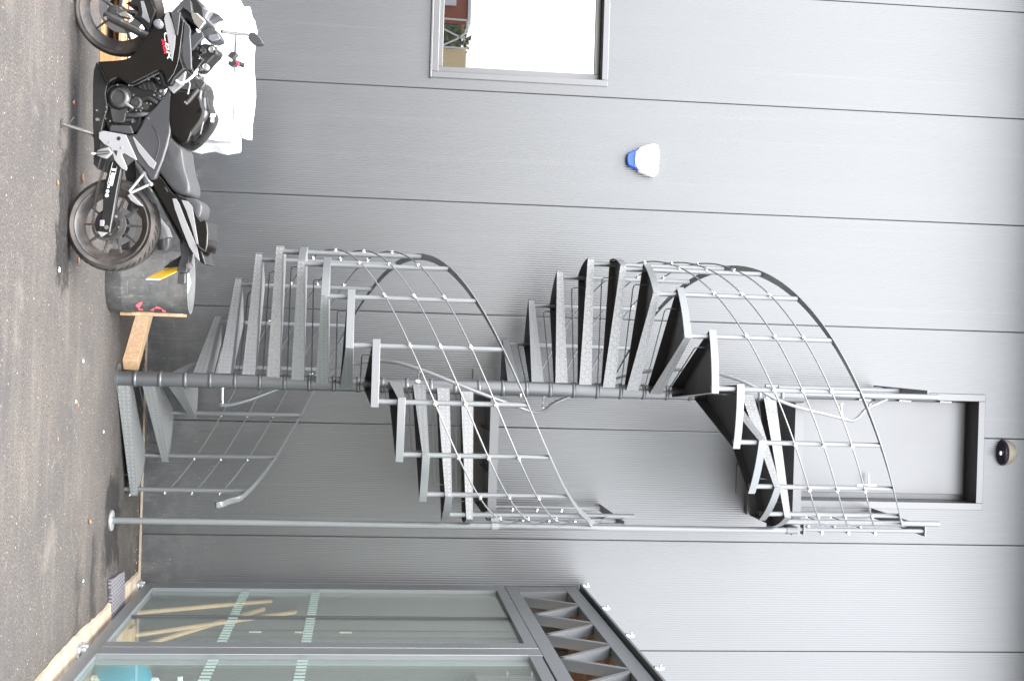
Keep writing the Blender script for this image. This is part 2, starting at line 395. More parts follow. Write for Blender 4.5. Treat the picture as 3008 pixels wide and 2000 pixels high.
t = MB(); t.box(x0-.06, -.035, z0-.075, x1+.06, .10, z0-.056); t.build('sill', M['trim'], wn, bevel=.003)
dr = bpy.data.objects.new('door', None); COL.objects.link(dr); dr.parent = bld; dr.location = (DR[0], 0, DR[2]); dr['label'] = 'grey flush door at the top landing'
t = opening(DR, .26, .065, 'd'); t.build('frame', M['trim'], dr, bevel=.003)
t = MB(); x0, x1, z0, z1 = DR; t.box(x0+.022, .20, z0, x1-.055, .245, z1-.03); t.box(x0, .235, z0, x1, .262, z1); t.build('leaf', M['door'], dr, bevel=.003)
for zz in (2540, 2658, 2777):
    c = atY(zz, 1185, .19); t = MB(); t.cyl((x0+.018, .19, c.z-.055), (x0+.018, .19, c.z+.055), .009, 12); t.build('hinge', M['chrome'], dr)
c = atY(2545, 1408, .19)
t = MB(); t.box(x1-.135, .188, c.z-.09, x1-.10, .20, c.z+.10); t.tube([(x1-.118, .2, c.z), (x1-.118, .14, c.z), (x1-.13, .13, c.z), (x1-.24, .13, c.z)], .010, 10); t.build('handle', M['chrome'], dr)
t = MB(); t.box(X0, -.95, ZT, 9.8, .3, ZT+.30); t.box(X0, -.98, ZT-.04, 9.8, -.951, ZT+.34); t.build('eave', M['trim'], bld)
t = MB(); t.box(X0, -.022, .006, 9.8, .05, .022); t.build('base_flashing', M['concrete'], bld)
t = MB(); t.box(X0, .27, 0, 9.8, .5, ZT); t.build('inner_wall', M['groove'], bld)
# flush door inside the porch
d2 = bpy.data.objects.new('door', None); COL.objects.link(d2); d2.parent = bld; d2.location = (2.61, 0, 0); d2['label'] = 'flush clad door behind the porch glass'
t = MB(); t.box(2.606, -.006, .03, 2.616, -.001, 3.5); t.build('edge_seal', M['groove'], d2)
for (va, vb) in ((732, 768), (866, 892), (998, 1034)):
    a = atY(va, 1851, 0); b = atY(vb, 1851, 0); t = MB(); t.cyl((2.622, -.012, a.z), (2.622, -.012, b.z), .008, 10); t.build('hinge', M['cream'], d2)
# ================================================================== alarm box and lamp on the wall
def zq(x, y): return (1800+x/8.711, 380+y/8.711)
al = thing('alarm_box', 'white alarm siren box with a blue strobe base on the ribbed wall', 'alarm', (-1.68, 0, 4.2))
body = [(1070,370),(1140,400),(1170,430),(1185,560),(1185,700),(1175,900),(1155,1110),(1110,1165),(1045,1190),(900,1150),(700,1070),(640,980),(590,930),(576,760),(600,570),(670,520),(720,460),(900,400)]
f = [atY(*zq(*q), -.085) for q in body]; c = sum(f, Vector())/len(f)
b = [Vector((c.x+(q.x-c.x)*1.04, -.001, c.z+(q.z-c.z)*1.04)) for q in f]
t = MB(); t.prism(f, b); t.build('cover', M['whitepl'], al, bevel=.010, seg=3)
lens = [(380,640),(410,600),(520,545),(700,475),(690,1065),(560,1000),(390,915),(366,780)]
f = [atY(*zq(*q), -.060) for q in lens]; b = [Vector((q.x, -.001, q.z)) for q in f]
t = MB(); t.prism(f, b); t.build('strobe_lens', M['blue'], al, bevel=.008, seg=2)
t = MB(); q = atY(*zq(1070, 800), -.088); t.box(q.x-.012, -.088, q.z-.008, q.x+.012, -.0855, q.z+.004); t.build('badge', mat('pale_cyan_badge', (.35, .75, .75), .4), al)
lp = thing('wall_lamp', 'dark half dome wall lamp above the top door', 'lamp', (.91, 0, 7.87))
cx, cz = .905, 7.865
def dome(zr, sgn):
    t = MB(); n, k = 20, 8; vs = []; fs = []
    for i in range(n+1):
        a = math.pi*i/n
        for j in range(k+1):
            e = math.pi/2*j/k
            vs.append((cx-.125*math.cos(a)*math.cos(e), -.15*math.sin(a)*math.cos(e), cz+sgn*zr*math.sin(e)))
    for i in range(n):
        for j in range(k): fs.append((i*(k+1)+j, (i+1)*(k+1)+j, (i+1)*(k+1)+j+1, i*(k+1)+j+1))
    t.add(vs, fs); return t
dome(.13, 1).build('hood', M['beige'], lp); dome(.055, -1).build('lens', M['lens'], lp)
t = MB(); t.lathe([(0, -.015), (.018, -.01), (.02, 0)], (cx, -.10, cz-.06), 'z', 12); t.build('sensor', M['whitepl'], lp)
# ================================================================== spiral staircase
PX, PY = .383, -1.23
RB = 1.026
st = thing('spiral_staircase', 'grey steel spiral staircase with cable railings climbing to the top door', 'staircase', (PX, PY, 0))
def zk(k): return .10+.1908*(k-1)
def cp(th, r, z): a = R(th); return Vector((PX+r*math.cos(a), PY+r*math.sin(a), z))
# column with its collars
t = MB(); prof = [(.0, 0), (.0575, 0)]
zt = 5.50; k = 0
z = .132
while z < zt-.02:
    prof += [(.0575, z-.012), (.0632, z-.008), (.0650, z+.004), (.0632, z+.016), (.0575, z+.020)]; z += .1915
prof += [(.0575, zt), (.0, zt)]
t.lathe(prof, (PX, PY, 0), 'z', 40); t.build('centre_column', M['stair'], st, smooth=50)
t = MB(); t.cyl((PX-.020, PY, zt), (PX-.020, PY, 6.66), .0245, 20); t.build('newel_post', M['stair_smooth'], st)
t = MB(); t.lathe([(0, .012), (.12, .012), (.12, 0)], (PX, PY, 0), 'z', 32); t.build('base_plate', M['stair'], st)
def tread(a0, a1, z, nm='tread'):
    a0 -= 1.7; a1 += 1.7; mid = (a0+a1)/2; t = MB(); r1 = 1.068; ri = .0585
    NA = 8; th = .005
    outer = [cp(a0+(a1-a0)*i/NA, r1-.004, z) for i in range(NA+1)]
    ia, ib = cp(mid-52, ri, z), cp(mid+52, ri, z)
    loc = lambda v: (v.x-PX, v.y-PY)
    cm, sm = math.cos(R(mid)), math.sin(R(mid))
    def tuv(v): x, y = loc(v); return (x*cm+y*sm, -x*sm+y*cm)
    top = [ia]+outer+[ib]
    t.add(top, [tuple(range(len(top)))], [[tuv(v) for v in top]])
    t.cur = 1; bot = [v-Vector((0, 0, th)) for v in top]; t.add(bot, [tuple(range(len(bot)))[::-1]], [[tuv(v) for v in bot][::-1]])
    # folded front and rear faces, deep at the column and shallow at the rim
    for (pi, po) in ((ia, outer[0]), (ib, outer[-1])):
        di, do = .100, .050; nin = (cp(mid, .5, z)-(pi+po)/2); nin.z = 0; nin = nin.normalized()*.005
        q = [pi, po, po-Vector((0, 0, do)), pi-Vector((0, 0, di))]
        L = (po-pi).length; u = [(0, 0), (L, 0), (L, -do), (0, -di)]
        if True:
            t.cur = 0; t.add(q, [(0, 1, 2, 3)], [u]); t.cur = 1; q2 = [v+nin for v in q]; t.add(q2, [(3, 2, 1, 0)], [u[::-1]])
            t.add([q[3], q[2], q2[2], q2[3]], [(0, 1, 2, 3)], [[(0, 0)]*4])
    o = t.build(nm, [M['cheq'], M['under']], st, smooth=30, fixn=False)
    # smooth rim plate
    t = MB(); fr, bk = [], []
    aa0, aa1 = a0-.3, a1+.3
    for i in range(NA+1):
        a = aa0+(aa1-aa0)*i/NA; fr.append((a, r1+.003)); bk.append((a, r1-.003))
    vs = []
    for (a, r) in fr+bk[::-1]: vs.append(cp(a, r, z+.004))
    vs2 = [v-Vector((0, 0, .056)) for v in vs]; n = len(vs)
    fs = []
    for i in range(NA): fs.append((i, i+1, n-2-i, n-1-i)); fs.append((n+n-1-i, n+n-2-i, n+i+1, n+i))
    for i in range(n): fs.append((i, n+i, n+(i+1) % n, (i+1) % n))
    t.add(vs+vs2, fs); t.build('rim_plate', M['stair_smooth'], o, bevel=.002)
    # infill rod below the front edge
    af = a0+4
    t = MB(); t.tube([cp(af, .06, z-.135), cp(af, .88, z-.125), cp(af, .905, z-.12), cp(af, .915, z-.105), cp(af, .915, z-.006)], .0045, 6); t.build('infill_rod', M['stair'], o)
    t = MB(); t.cyl(cp(af, .05, z-.135), cp(af, .075, z-.135), .011, 8)
    return o
B1 = [27+22.5*i for i in range(17)]
B2 = [110+22.25*i for i in range(-1, 12)]
for i in range(15): tread(B1[i], B1[i+1], zk(i+1))
for i in range(12): tread(B2[i], B2[i+1], zk(17+i))
def baluster(th, z0, z1, cl, r=.0185, nm='baluster', rr=RB, top=None):
    t = MB(); t.cyl(cp(th, rr, z0), cp(th, rr, z1), r, 14)
    t.tube([cp(th, rr, z1-.004), cp(th, rr, z1+.012)], [r*.9, r*.9], 12)
    o = t.build(nm, M['stair_smooth'], st)
    for z in cl:
        t = MB(); t.cyl(cp(th, rr+r-.004, z), cp(th, rr+r+.020, z), .0125, 12)
        t.cyl(cp(th-1.0, rr+r+.012, z-.006), cp(th+1.0, rr+r+.012, z+.006), .011, 10)
        t.build('cable_clamp', M['steel'], o, bevel=.002)
    return o
OFF = (.215, .435, .655)
for i in range(15):
    k = i+1; z = zk(k)
    z0 = (zk(k-1) if i > 0 else .0)-.0
    baluster(B1[i], max(z0-.045, 0), z+.885-.008, [z+o for o in OFF])
for i in range(1, 12):
    k = 17+i; z = zk(k)
    baluster(B2[i], zk(k-1)-.045, z+.895-.008, [z+o+.018 for o in OFF])
baluster(B2[0], zk(16)-.03, zk(17)+.89, [zk(17)+o for o in OFF])
baluster(B1[15], 2.80, 4.12, [], .022, 'newel_post')
baluster(B2[12], 5.25, 6.65, [], .022, 'newel_post')
def cable(fn, a0, a1, name, r=.0060, m=M['stair_smooth'], n=8, extra=None):
    pts = [fn(a0+(a1-a0)*i/160) for i in range(161)]
    if extra: pts += extra
    t = MB(); t.tube(pts, r, n); return t.build(name, m, st)
RC = RB+.0185+.014
for o in OFF:
    cable(lambda a, o=o: cp(a, RC, zk(1+(a-27)/22.5)+o), 27, 364.5, 'railing_cable')
    cable(lambda a, o=o: cp(a, RC, zk(18+(a-110)/22.25)+o+.016), 87.75, 354.75, 'railing_cable')
def ribbon(pts, name, wd=.050, th=.008, mt=M['stair_smooth']):
    """pts = (theta, r, z, roll degrees)"""
    P = [cp(q[0], q[1], q[2]) for q in pts]; vs = []; n = len(P)
    for i in range(n):
        tg = (P[min(i+1, n-1)]-P[max(i-1, 0)]).normalized()
        rad = (P[i]-Vector((PX, PY, P[i].z))).normalized(); rad = (rad-tg*rad.dot(tg)).normalized(); nn = tg.cross(rad).normalized()
        ro = R(pts[i][3]); u = rad*math.cos(ro)+nn*math.sin(ro); v = tg.cross(u).normalized()
        for (a, b) in ((-1, -1), (1, -1), (1, 1), (-1, 1)): vs.append(P[i]+u*a*wd/2+v*b*th/2)
    fs = [(0, 3, 2, 1), tuple((n-1)*4+k for k in range(4))]
    for i in range(n-1):
        for k in range(4): fs.append((i*4+k, i*4+(k+1) % 4, (i+1)*4+(k+1) % 4, (i+1)*4+k))
    t = MB(); t.add(vs, fs); return t.build(name, mt, st, bevel=.0015)
pts = [(13.5, 1.05, .815, 0), (12.0, 1.06, .79, 0), (11.5, 1.075, .765, 0), (12.5, 1.08, .745, 0), (14, 1.07, .742, 0)][::-1]
pts = [(15.2, RB, .758, 0), (14.2, RB, .746, 0), (13.2, RB, .748, 0), (12.5, RB, .762, 0), (12.7, RB, .785, 0), (14.0, RB, .812, 0), (17, RB, .850, 0)]
for i in range(121):
    a = 20+(342-20)*i/120; pts.append((a, RB, zk(1+(a-27)/22.5)+.892, 0))
pts += [(347, 1.035, 3.695, 0), (352, 1.06, 3.735, 10), (356, 1.075, 3.78, 25), (360, 1.07, 3.825, 40), (363, 1.05, 3.865, 50), (364.5, 1.03, 3.90, 60)]
ribbon(pts, 'handrail')
pts = []
for i in range(121):
    a = 87.75+(354.75-87.75)*i/120; pts.append((a, RB, zk(18+(a-110)/22.25)+.905, 0))
ribbon(pts, 'handrail')
# inner round handrail
inn = [(-12, .775), (25, .92), (67, 1.178), (124, 1.626), (150, 1.85), (178, 2.06), (205, 2.20), (226, 2.345), (263, 2.642), (291, 2.909), (318, 3.15), (345, 3.27), (380, 3.36), (416, 3.45), (432, 3.60), (482, 3.98), (512, 4.22), (539, 4.47), (570, 4.768), (603, 5.006), (630, 5.147), (657, 5.39), (677, 5.69), (700, 5.86), (740, 5.99), (784, 6.12), (812, 6.36)]
def interp(a):
    xs = [q[0] for q in inn]; ys = [q[1] for q in inn]; return float(np.interp(a, xs, ys))
def inz(a): return sum(interp(a+d) for d in (-12, -6, 0, 6, 12))/5
pts = [cp(a, .19, inz(a)) for a in np.linspace(-12, 806, 240)]
t = MB(); t.tube(pts, .0145, 12); t.build('inner_handrail', M['stair_smooth'], st)
for a in (8, 110, 230, 330, 395, 470, 565, 640, 705, 790):
    z = inz(a); t = MB(); t.tube([cp(a, .055, z-.05), cp(a, .15, z-.05), cp(a, .185, z-.045), cp(a, .19, z-.014)], .007, 8)
    t.cyl(cp(a, .055, z-.05), cp(a, .063, z-.05), .018, 12); t.build('handrail_bracket', M['steel'], st)
# landings
def landing(z, x1, name):
    o = MB(); x0, y0 = PX+.035, -1.215; th = .07
    o.box(x0, y0, z-.006, x1, -.02, z)                          # deck plate
    o.box(x0, y0, z-th, x1, y0+.010, z-.006)                    # front fascia
    o.box(x1-.010, y0+.010, z-th, x1, -.02, z-.006); o.box(x0, y0+.010, z-th, x0+.010, -.02, z-.006)
    o.box(x0+.01, -.07, z-.11, x1-.01, -.02, z-.007)            # wall angle
    for i in range(1, 3): xx = x0+(x1-x0)*i/3; o.box(xx-.004, y0+.010, z-.05, xx+.004, -.07, z-.007)
    return o.build(name, M['stair'], st)
LZ1, LZ2 = 2.990, 5.515
ld1 = landing(LZ1, 1.452, 'landing'); ld2 = landing(LZ2, 1.530, 'landing')
t = MB(); t.box(1.06, -.02, LZ2-.20, 1.33, -.004, LZ2-.02); t.box(1.06, -.10, LZ2-.20, 1.075, -.02, LZ2-.12); t.build('wall_bracket', M['stair'], ld2)
t = MB(); t.box(.26, -.03, LZ1-.12, .46, -.004, LZ1+.06); t.build('wall_bracket', M['stair'], ld1)
# landing side rails
def siderail(x, ys, z, top, cl, y0, y1, wd=.055, foot=True):
    r = bpy.data.objects.new('side_railing', None); COL.objects.link(r); r.parent = st; r.location = (x-PX, 0, z)
    for y in ys:
        t = MB(); t.cyl((x, y, z-.03), (x, y, top-.004), .0175, 14); t.build('post', M['stair_smooth'], r)
        for c in cl:
            t = MB(); t.cyl((x+.013, y, c), (x+.040, y, c), .0125, 12); t.cyl((x+.028, y-.016, c), (x+.028, y+.016, c), .010, 10); t.build('cable_clamp', M['steel'], r)
    for c in cl:
        t = MB(); t.cyl((x+.028, y0+.02, c), (x+.028, y1, c), .005, 8); t.build('cable', M['stair_smooth'], r)
    t = MB(); t.box(x-wd/2, y0, top-.004, x+wd/2, y1, top+.006); t.build('top_bar', M['stair_smooth'], r)
    if foot: t = MB(); t.box(x-wd/2, y0, z+.035, x+wd/2, y1, z+.043); t.build('foot_bar', M['stair_smooth'], r)
siderail(1.475, (-1.17, -.86, -.12), LZ1, 4.045, [LZ1+o+.02 for o in (.24, .46, .68)], -1.19, -.03, .06, False)
siderail(1.487, (-1.17, -.84, -.12), LZ2, 6.60, [LZ2+o for o in (.20, .43, .66)], -1.20, -.03, .085)
siderail(.335, (-.62, -.25), LZ2, 6.585, [LZ2+o for o in (.22, .44, .66)], -1.20, -.03, .05, False)
# support column under the landings
CX, CY = 1.475, -1.325
t = MB(); t.cyl((CX, CY, .012), (CX, CY, 5.45), .0245, 24); t.build('support_column', M['stair_smooth'], st)
t = MB(); t.lathe([(0, .016), (.078, .016), (.082, .012), (.082, .0)], (CX, CY, 0), 'z', 28); t.build('column_foot', M['galv'], st)
t = MB(); t.cyl((CX, CY, 2.945), (CX, CY, 3.005), .030, 24); t.box(CX-.10, CY+.02, 2.942, CX-.0, CY+.055, 3.008); t.box(CX-.10, CY+.055, 2.90, CX-.085, -1.2, 3.0)
t.cyl((CX-.062, CY+.02, 2.975), (CX-.062, CY+.005, 2.975), .010, 10); t.build('column_collar', M['cheq'], st)
t = MB(); t.cyl((CX, CY, 5.36), (CX, CY, 5.45), .030, 24); t.box(CX-.03, CY, 5.40, CX+.03, -1.2, 5.45); t.build('column_collar', M['stair'], st)
# ================================================================== glazed porch
pc = thing('glass_porch', 'glazed steel porch with a lattice beam at the right', 'porch', (2.195, 0, 0))
GX = 2.195; YE = -4.3
def pbox(name, mt, *bx, parent=pc, bevel=.002, label=None):
    t = MB()
    for b in bx: t.box(*b)
    return t.build(name, mt, parent, bevel=bevel, label=label)
pbox('bottom_rail', M['porch'], (GX, YE, .075, GX+.07, -.02, .165))
pbox('top_rail', M['porch'], (GX, -2.42, 3.118, GX+.07, -.02, 3.205), (GX, YE, 3.108, GX+.07, -2.63, 3.195))
pbox('wall_jamb', M['porch'], (GX, -.25, .165, GX+.07, -.0, 3.118))
pbox('mullion', M['porch'], (GX-.004, -2.40, .165, GX+.074, -2.24, 3.118), bevel=.003)
pbox('mullion', M['porch'], (GX-.004, -2.60, .165, GX+.074, -2.41, 3.205), bevel=.003)
pbox('glazing_bead', M['silver'], (GX-.007, -2.408, .165, GX-.0045, -2.402, 3.2), (GX-.007, -2.605, .165, GX-.002, -2.601, 3.1))
pbox('glass_joint', M['groove'], (GX+.020, -1.262, .166, GX+.05, -1.245, 3.117), bevel=0)
def gpane(y0, y1):
    p = pbox('glass_pane', M['glass'], (GX+.030, y0, .166, GX+.040, y1, 3.117), bevel=0)
    for zc in (.945, 1.545):
        y = y1-.02
        while y > max(y0, -3.4)+.03:
            t = MB(); t.box(GX+.0265, y-.040, zc-.035, GX+.0285, y, zc+.035); y -= .085
            t.build('marking_square', M['frost'], p)
gpane(-1.245, -.25); gpane(-2.24, -1.262); gpane(YE, -2.60)
# lattice beam: a thick plate with triangular openings, so build its members
TZ0, TZ1, TD = 3.225, 3.865, .085
yo = -.27
pbox('lower_chord', M['porch'], (GX+.002, YE, 3.21, GX+TD, -.02, 3.318), bevel=.003)
pbox('upper_chord', M['porch'], (GX+.002, YE, 3.742, GX+TD, -.02, 3.858), bevel=.003)
pbox('end_plate', M['porch'], (GX+.0035, -.27, 3.318, GX+TD-.002, -.02, 3.742), bevel=.003)
P_ = .718; wb = .055
def web(ya, yb):   # from top y=ya to bottom y=yb
    t = MB(); xs = (GX+.004, GX+TD-.003)
    q = [(ya+wb/2, 3.745), (ya-wb/2, 3.745), (yb-wb/2, 3.315), (yb+wb/2, 3.315)]
    t.prism([(xs[0], y, z) for y, z in q], [(xs[1], y, z) for y, z in q]); t.build('lattice_web', M['porch'], pc)
a = -.775
while a > YE+.4:
    web(a, a+.30); web(a-.065, a-.43); a -= P_
# first bay: web from the top chord near the wall
# roof edge with glass fixings
pbox('roof_edge', M['porch'], (GX-.03, YE, 3.885, GX+.02, -.06, 3.905), bevel=.002)
pbox('roof_sheet', M['porch'], (GX+.02, YE, 3.885, 4.8, -.02, 3.90), bevel=0)
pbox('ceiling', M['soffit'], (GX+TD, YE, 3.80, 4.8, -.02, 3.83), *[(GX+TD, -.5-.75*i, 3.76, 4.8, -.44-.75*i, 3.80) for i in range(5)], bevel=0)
for y in (-.10, -1.07, -2.05, -3.02):
    t = MB(); t.box(GX-.035, y-.02, 3.905, GX+.03, y+.02, 3.922); t.lathe([(0, .050), (.009, .048), (.013, .03), (.014, 0)], (GX-.02, y, 3.922), 'z', 12)
    t.cyl((GX-.05, y-.012, 3.945), (GX-.01, y-.012, 3.945), .007, 10); t.build('glass_fixing', M['galv'], pc)
for z in (3.45, 3.66):
    c = atY(1500+(372 if z < 3.5 else 520)/3.136, 1500+806/3.136, -.03)
    t = MB(); t.lathe([(.012, 0), (.024, 0), (.024, -.02), (.012, -.02)], (c.x, -.025, c.z), 'y', 14); t.build('bolt_ring', M['beige'], pc)
pbox('far_post', M['porch'], (4.72, YE, 0, 4.8, YE+.1, 3.88), (4.72, -.15, 0, 4.8, -.05, 3.88))
# feet under the rail
for y in (-.14, -2.45):
    t = MB(); t.box(GX-.035, y-.11, .02, GX+.035, y+.07, .05); t.box(GX-.015, y-.05, .05, GX+.035, y+.05, .076); t.cyl((GX-.02, y, .05), (GX-.02, y, .085), .012, 8); t.build('anchor_foot', M['galv'], pc, bevel=.004)
# concrete strip below the porch, and grating
t = MB(); n = 50; fr = []; 
for i in range(n+1):
    y = -.05+(YE-.2)*i/n; fr.append((2.10+random.uniform(-.006, .006)+.010*math.sin(y*3), y))
vs = [(x, y, .004) for x, y in fr]+[(x+.008, y, .024) for x, y in fr]+[(2.42, y, .024) for x, y in fr]
fs = []
for i in range(n): fs += [(i, i+1, n+1+i+1, n+1+i), (n+1+i, n+1+i+1, 2*n+2+i+1, 2*n+2+i)]
t.add(vs, fs); struct(t.build('concrete_kerb', M['concrete']))
t = MB(); t.box(2.43, YE-.1, .0, 5.2, -.02, .03); struct(t.build('porch_floor', M['concrete']))
t = MB(); q = [atZ(355, 1677), atZ(315, 1702), atZ(318, 1835), atZ(357, 1785)]
q = [Vector((v.x, v.y, 0)) for v in q]; t.prism([v+Vector((0, 0, .030)) for v in q], [v+Vector((0, 0, .006)) for v in q])
tag(t.build('scraper_mat', M['mesh_mat'], solid=0), 'small grey ribbed metal scraper mat on the kerb before the porch', 'mat')
# ------------------------------------------------------------------ things inside the porch
def stick(name, a, b, r, label):
    t = MB(); a = Vector(a); b = Vector(b); d = (b-a).normalized()
    t.tube([a, a+d*.01, b-d*.012, b-d*.004, b], [r*.8, r, r, r*.8, r*.35], 12); tag(t.build(name, M['stick']), label, 'wooden pole', 'wooden poles leaning inside the porch')
stick('wooden_pole', atY(392, 1800, -.45), atY(801, 1763, -.06), .018, 'single pale wooden pole leaning left of the porch glass joint')
stick('wooden_pole', atY(385, 1866, -.40), atY(872, 1796, -.06), .018, 'longest pale wooden pole, its tip highest of the three in the porch')
stick('wooden_pole', atY(415, 1895, -.35), atY(780, 1786, -.06), .020, 'wooden pole crossing over its neighbour, its foot nearest the thick mullion')
t = MB(); a = atZ(352, 1845, .03); t.box(a.x-.06, a.y-.14, .03, a.x+.17, a.y+.16, .115); t.box(a.x-.03, a.y-.14, .115, a.x+.10, a.y+.02, .15)
tag(t.build('cardboard_box', M['stick'], bevel=.004), 'small tan box on the porch floor at the foot of the poles', 'box')
t = MB(); c = atZ(285, 1985, .03); vs = []; prof = [(.0, .0), (.17, .0), (.20, .05), (.20, .22), (.19, .30), (.13, .37), (.05, .40), (.0, .405)]
t.lathe([(r*(1.0), h) for r, h in prof], (c.x+.04, c.y-.05, .03), 'z', 20)
bg_ = tag(t.build('water_bottle', M['teal'], smooth=60), 'teal water container with a white pump behind the porch glass', 'container')
t = MB(); bx, by = c.x+.04, c.y-.05
t.lathe([(0, .40), (.045, .40), (.045, .44), (.016, .46), (.012, .60), (.0, .60)], (bx, by, .03), 'z', 16); t.cyl((bx-.05, by, .63), (bx+.04, by, .635), .02, 12); t.build('pump', M['whitepl'], bg_)
t = MB(); 
for i in range(9):
    a = i*.7; t.tube([(bx-.12+.02*i+.03*math.cos(a+j), by-.22+.03*math.sin(a+j*1.3), .05+.01*i) for j in (0, .5, 1)], .014, 8)
tag(t.build('rope_bundle', M['cream']), 'cream rope bundle in front of the teal container', 'rope')
# ================================================================== barrel, boards, pallet, white stack
BX, BY, BR = -.362, -1.60, .232
br = thing('plastic_pipe_bin', 'scuffed black plastic pipe section standing as a bin behind the rear wheel', 'bin', (BX, BY, 0))
top = atY(562, 832, BY).z
t = MB(); prof = [(BR-.004, .0), (BR, .004), (BR, .11), (BR+.001, .115), (BR, .12)]+[(BR, h) for h in (.2, .35, .5)]+[(BR, top-.01), (BR+.004, top)]
t.lathe(prof, (BX, BY, 0), 'z', 56)
shell = t.build('shell', M['hdpe'], br, smooth=50, fixn=False)
t = MB(); t.lathe([(BR+.004, top), (BR-.016, top), (BR-.018, top-.01), (BR-.018, .02), (0, .02)], (BX, BY, 0), 'z', 56); t.build('lining', M['pipe_in'], br, fixn=False)
t = MB(); pts = [(.0, .16), (.08, .155), (.14, .12), (.19, .04), (.2, -.06)]
vs = [(BX-.19, BY-.06, top-.10), (BX-.02, BY-.19, top-.09), (BX+.13, BY-.12, top-.06), (BX+.11, BY+.02, top-.03), (BX-.0, BY+.15, top-.015), (BX-.14, BY+.13, top-.05)]
t.prism(vs, [Vector(v)-Vector((0, 0, .08)) for v in vs]); t.build('sack', M['white'], bevel=.015, seg=2)
o = bpy.data.objects['sack']; tag(o, 'white paper sack stuffed in the top of the black pipe bin', 'sack')
# pink spray marks on the shell
def onshell(x, y):
    d = ray(x, y); C = CAM; a = d[0]**2+d[1]**2; b = 2*(d[0]*(C[0]-BX)+d[1]*(C[1]-BY)); c = (C[0]-BX)**2+(C[1]-BY)**2-(BR+.0025)**2
    D = max(b*b-4*a*c, 0); tt = (-b-math.sqrt(D))/(2*a); return Vector(C+d*tt)
def zg(x, y): return (390+x/11.233, 850+y/11.233)
t = MB()
for path, wd in (([(300, 480), (220, 450), (180, 520), (185, 600), (240, 660), (330, 690)], .018), ([(620, 700), (680, 640), (800, 600), (930, 630), (1010, 690), (1060, 760)], .014)):
    pp = [onshell(*zg(*q)) for q in path]; dense = []
    for i in range(len(pp)-1):
        for k in range(6): dense.append(pp[i].lerp(pp[i+1], k/6))
    dense.append(pp[-1]); L = []; Rr = []
    for i, q in enumerate(dense):
        tg = (dense[min(i+1, len(dense)-1)]-dense[max(i-1, 0)]).normalized(); nn = Vector((q.x-BX, q.y-BY, 0)).normalized(); s_ = tg.cross(nn).normalized()
        e = wd*(.6+.4*math.sin(i*.5+1))
        for arr, sg_ in ((L, 1), (Rr, -1)):
            v = q+s_*e*sg_; rr = Vector((v.x-BX, v.y-BY, 0)).normalized()*(BR+.0025); arr.append(Vector((BX+rr.x, BY+rr.y, v.z)))
    n = len(L); t.add(L+Rr, [(i, i+1, n+i+1, n+i) for i in range(n-1)])
t.build('spray_mark', M['pinkspray'], br, fixn=False)
# board leaning on the bin and the lumber on the ground
a = atY(411, 922, -1.42); b = atY(530, 928, -1.42)
t = MB(); q = [(BX+.255, -1.50, .0), (BX+.275, -1.50, .0), (BX+.290, -1.50, a.z), (BX+.272, -1.50, a.z)]
t.box(a.x-.012, -1.44, 0.13, a.x+.012, -1.06, b.z); t.box(a.x-.012, -1.20, 0.0, a.x+.012, -1.10, .13)
tag(t.build('plywood_board', M['lumber'], bevel=.002), 'thin pine board standing on edge beside the black pipe bin', 'board')
a = Vector((.285, -1.03, .062)); b = Vector((-.22, -.30, .062)); d = (a-b).normalized()
t = MB(); a_ = atZ(350, 1083); t.bar(a, b, .10, .118); lum = tag(t.build('timber_beam', M['lumber'], bevel=.004), 'thick pine timber beam lying between the stair column and the bin', 'beam')
# pallet
pl = thing('wooden_pallet', 'orange brown wooden pallet behind the front wheel', 'pallet', (-2.4, -1.7, 0))
PXA, PXB, PYA, PYB = -3.55, atZ(290, 176).x+.02, -2.24, -1.24
for nm, bx in (('deck_board', [(PXA, PYA+.005+i*.165, .122, PXB, PYA+.105+i*.165, .144) for i in range(6)]), ('block', [(x, y, .022, x+.10, y+.145, .10) for x in (PXA, (PXA+PXB)/2-.05, PXB-.10) for y in (PYA, PYA+.42, PYB-.145)]),
               ('stringer', [(x, PYA, .10, x+.10, PYB, .122) for x in (PXA, (PXA+PXB)/2-.05, PXB-.10)]), ('foot_board', [(PXA, y, 0, PXB, y+.10, .022) for y in (PYA, PYA+.44, PYB-.10)])):
    for b in bx: t = MB(); t.box(*b); t.build(nm, M['pallet'], pl, bevel=.002)
# white wrapped stack: sagging slabs
def slab(name, x0, x1, y0, y1, z0, z1, label, seed, tilt=0, sag=.012):
    rnd = random.Random(seed); t = MB(); n, k = 16, 10; rings = []
    bm = bmesh.new(); bmesh.ops.create_cube(bm, size=1); bmesh.ops.subdivide_edges(bm, edges=bm.edges[:], cuts=7, use_grid_fill=True)
    for v in bm.verts:
        x, y, z = v.co; X_ = x0+(x+.5)*(x1-x0); Y_ = y0+(y+.5)*(y1-y0); Z_ = z0+(z+.5)*(z1-z0)
        X_ += sag*math.sin(Z_*31+seed)*(abs(x) > .49)+sag*.8*math.sin(Y_*17)*(abs(x) > .49); Y_ += sag*math.sin(Z_*27+X_*9+seed)*(abs(y) > .49)
        Z_ += sag*.9*math.sin(X_*11+seed)*(z > .49)+tilt*(x)
        v.co = (X_, Y_, Z_)
    bm.normal_update()
    me = bpy.data.meshes.new(name); bm.to_mesh(me); bm.free(); me.materials.append(M['white']); me.shade_smooth()
    o = bpy.data.objects.new(name, me); COL.objects.link(o)
    md = o.modifiers.new('edge', 'BEVEL'); md.width = .02; md.segments = 3; md.limit_method = 'ANGLE'; md.angle_limit = R(50)
    return tag(o, label, 'sheet stack', 'white wrapped sheets stacked behind the motorcycle')
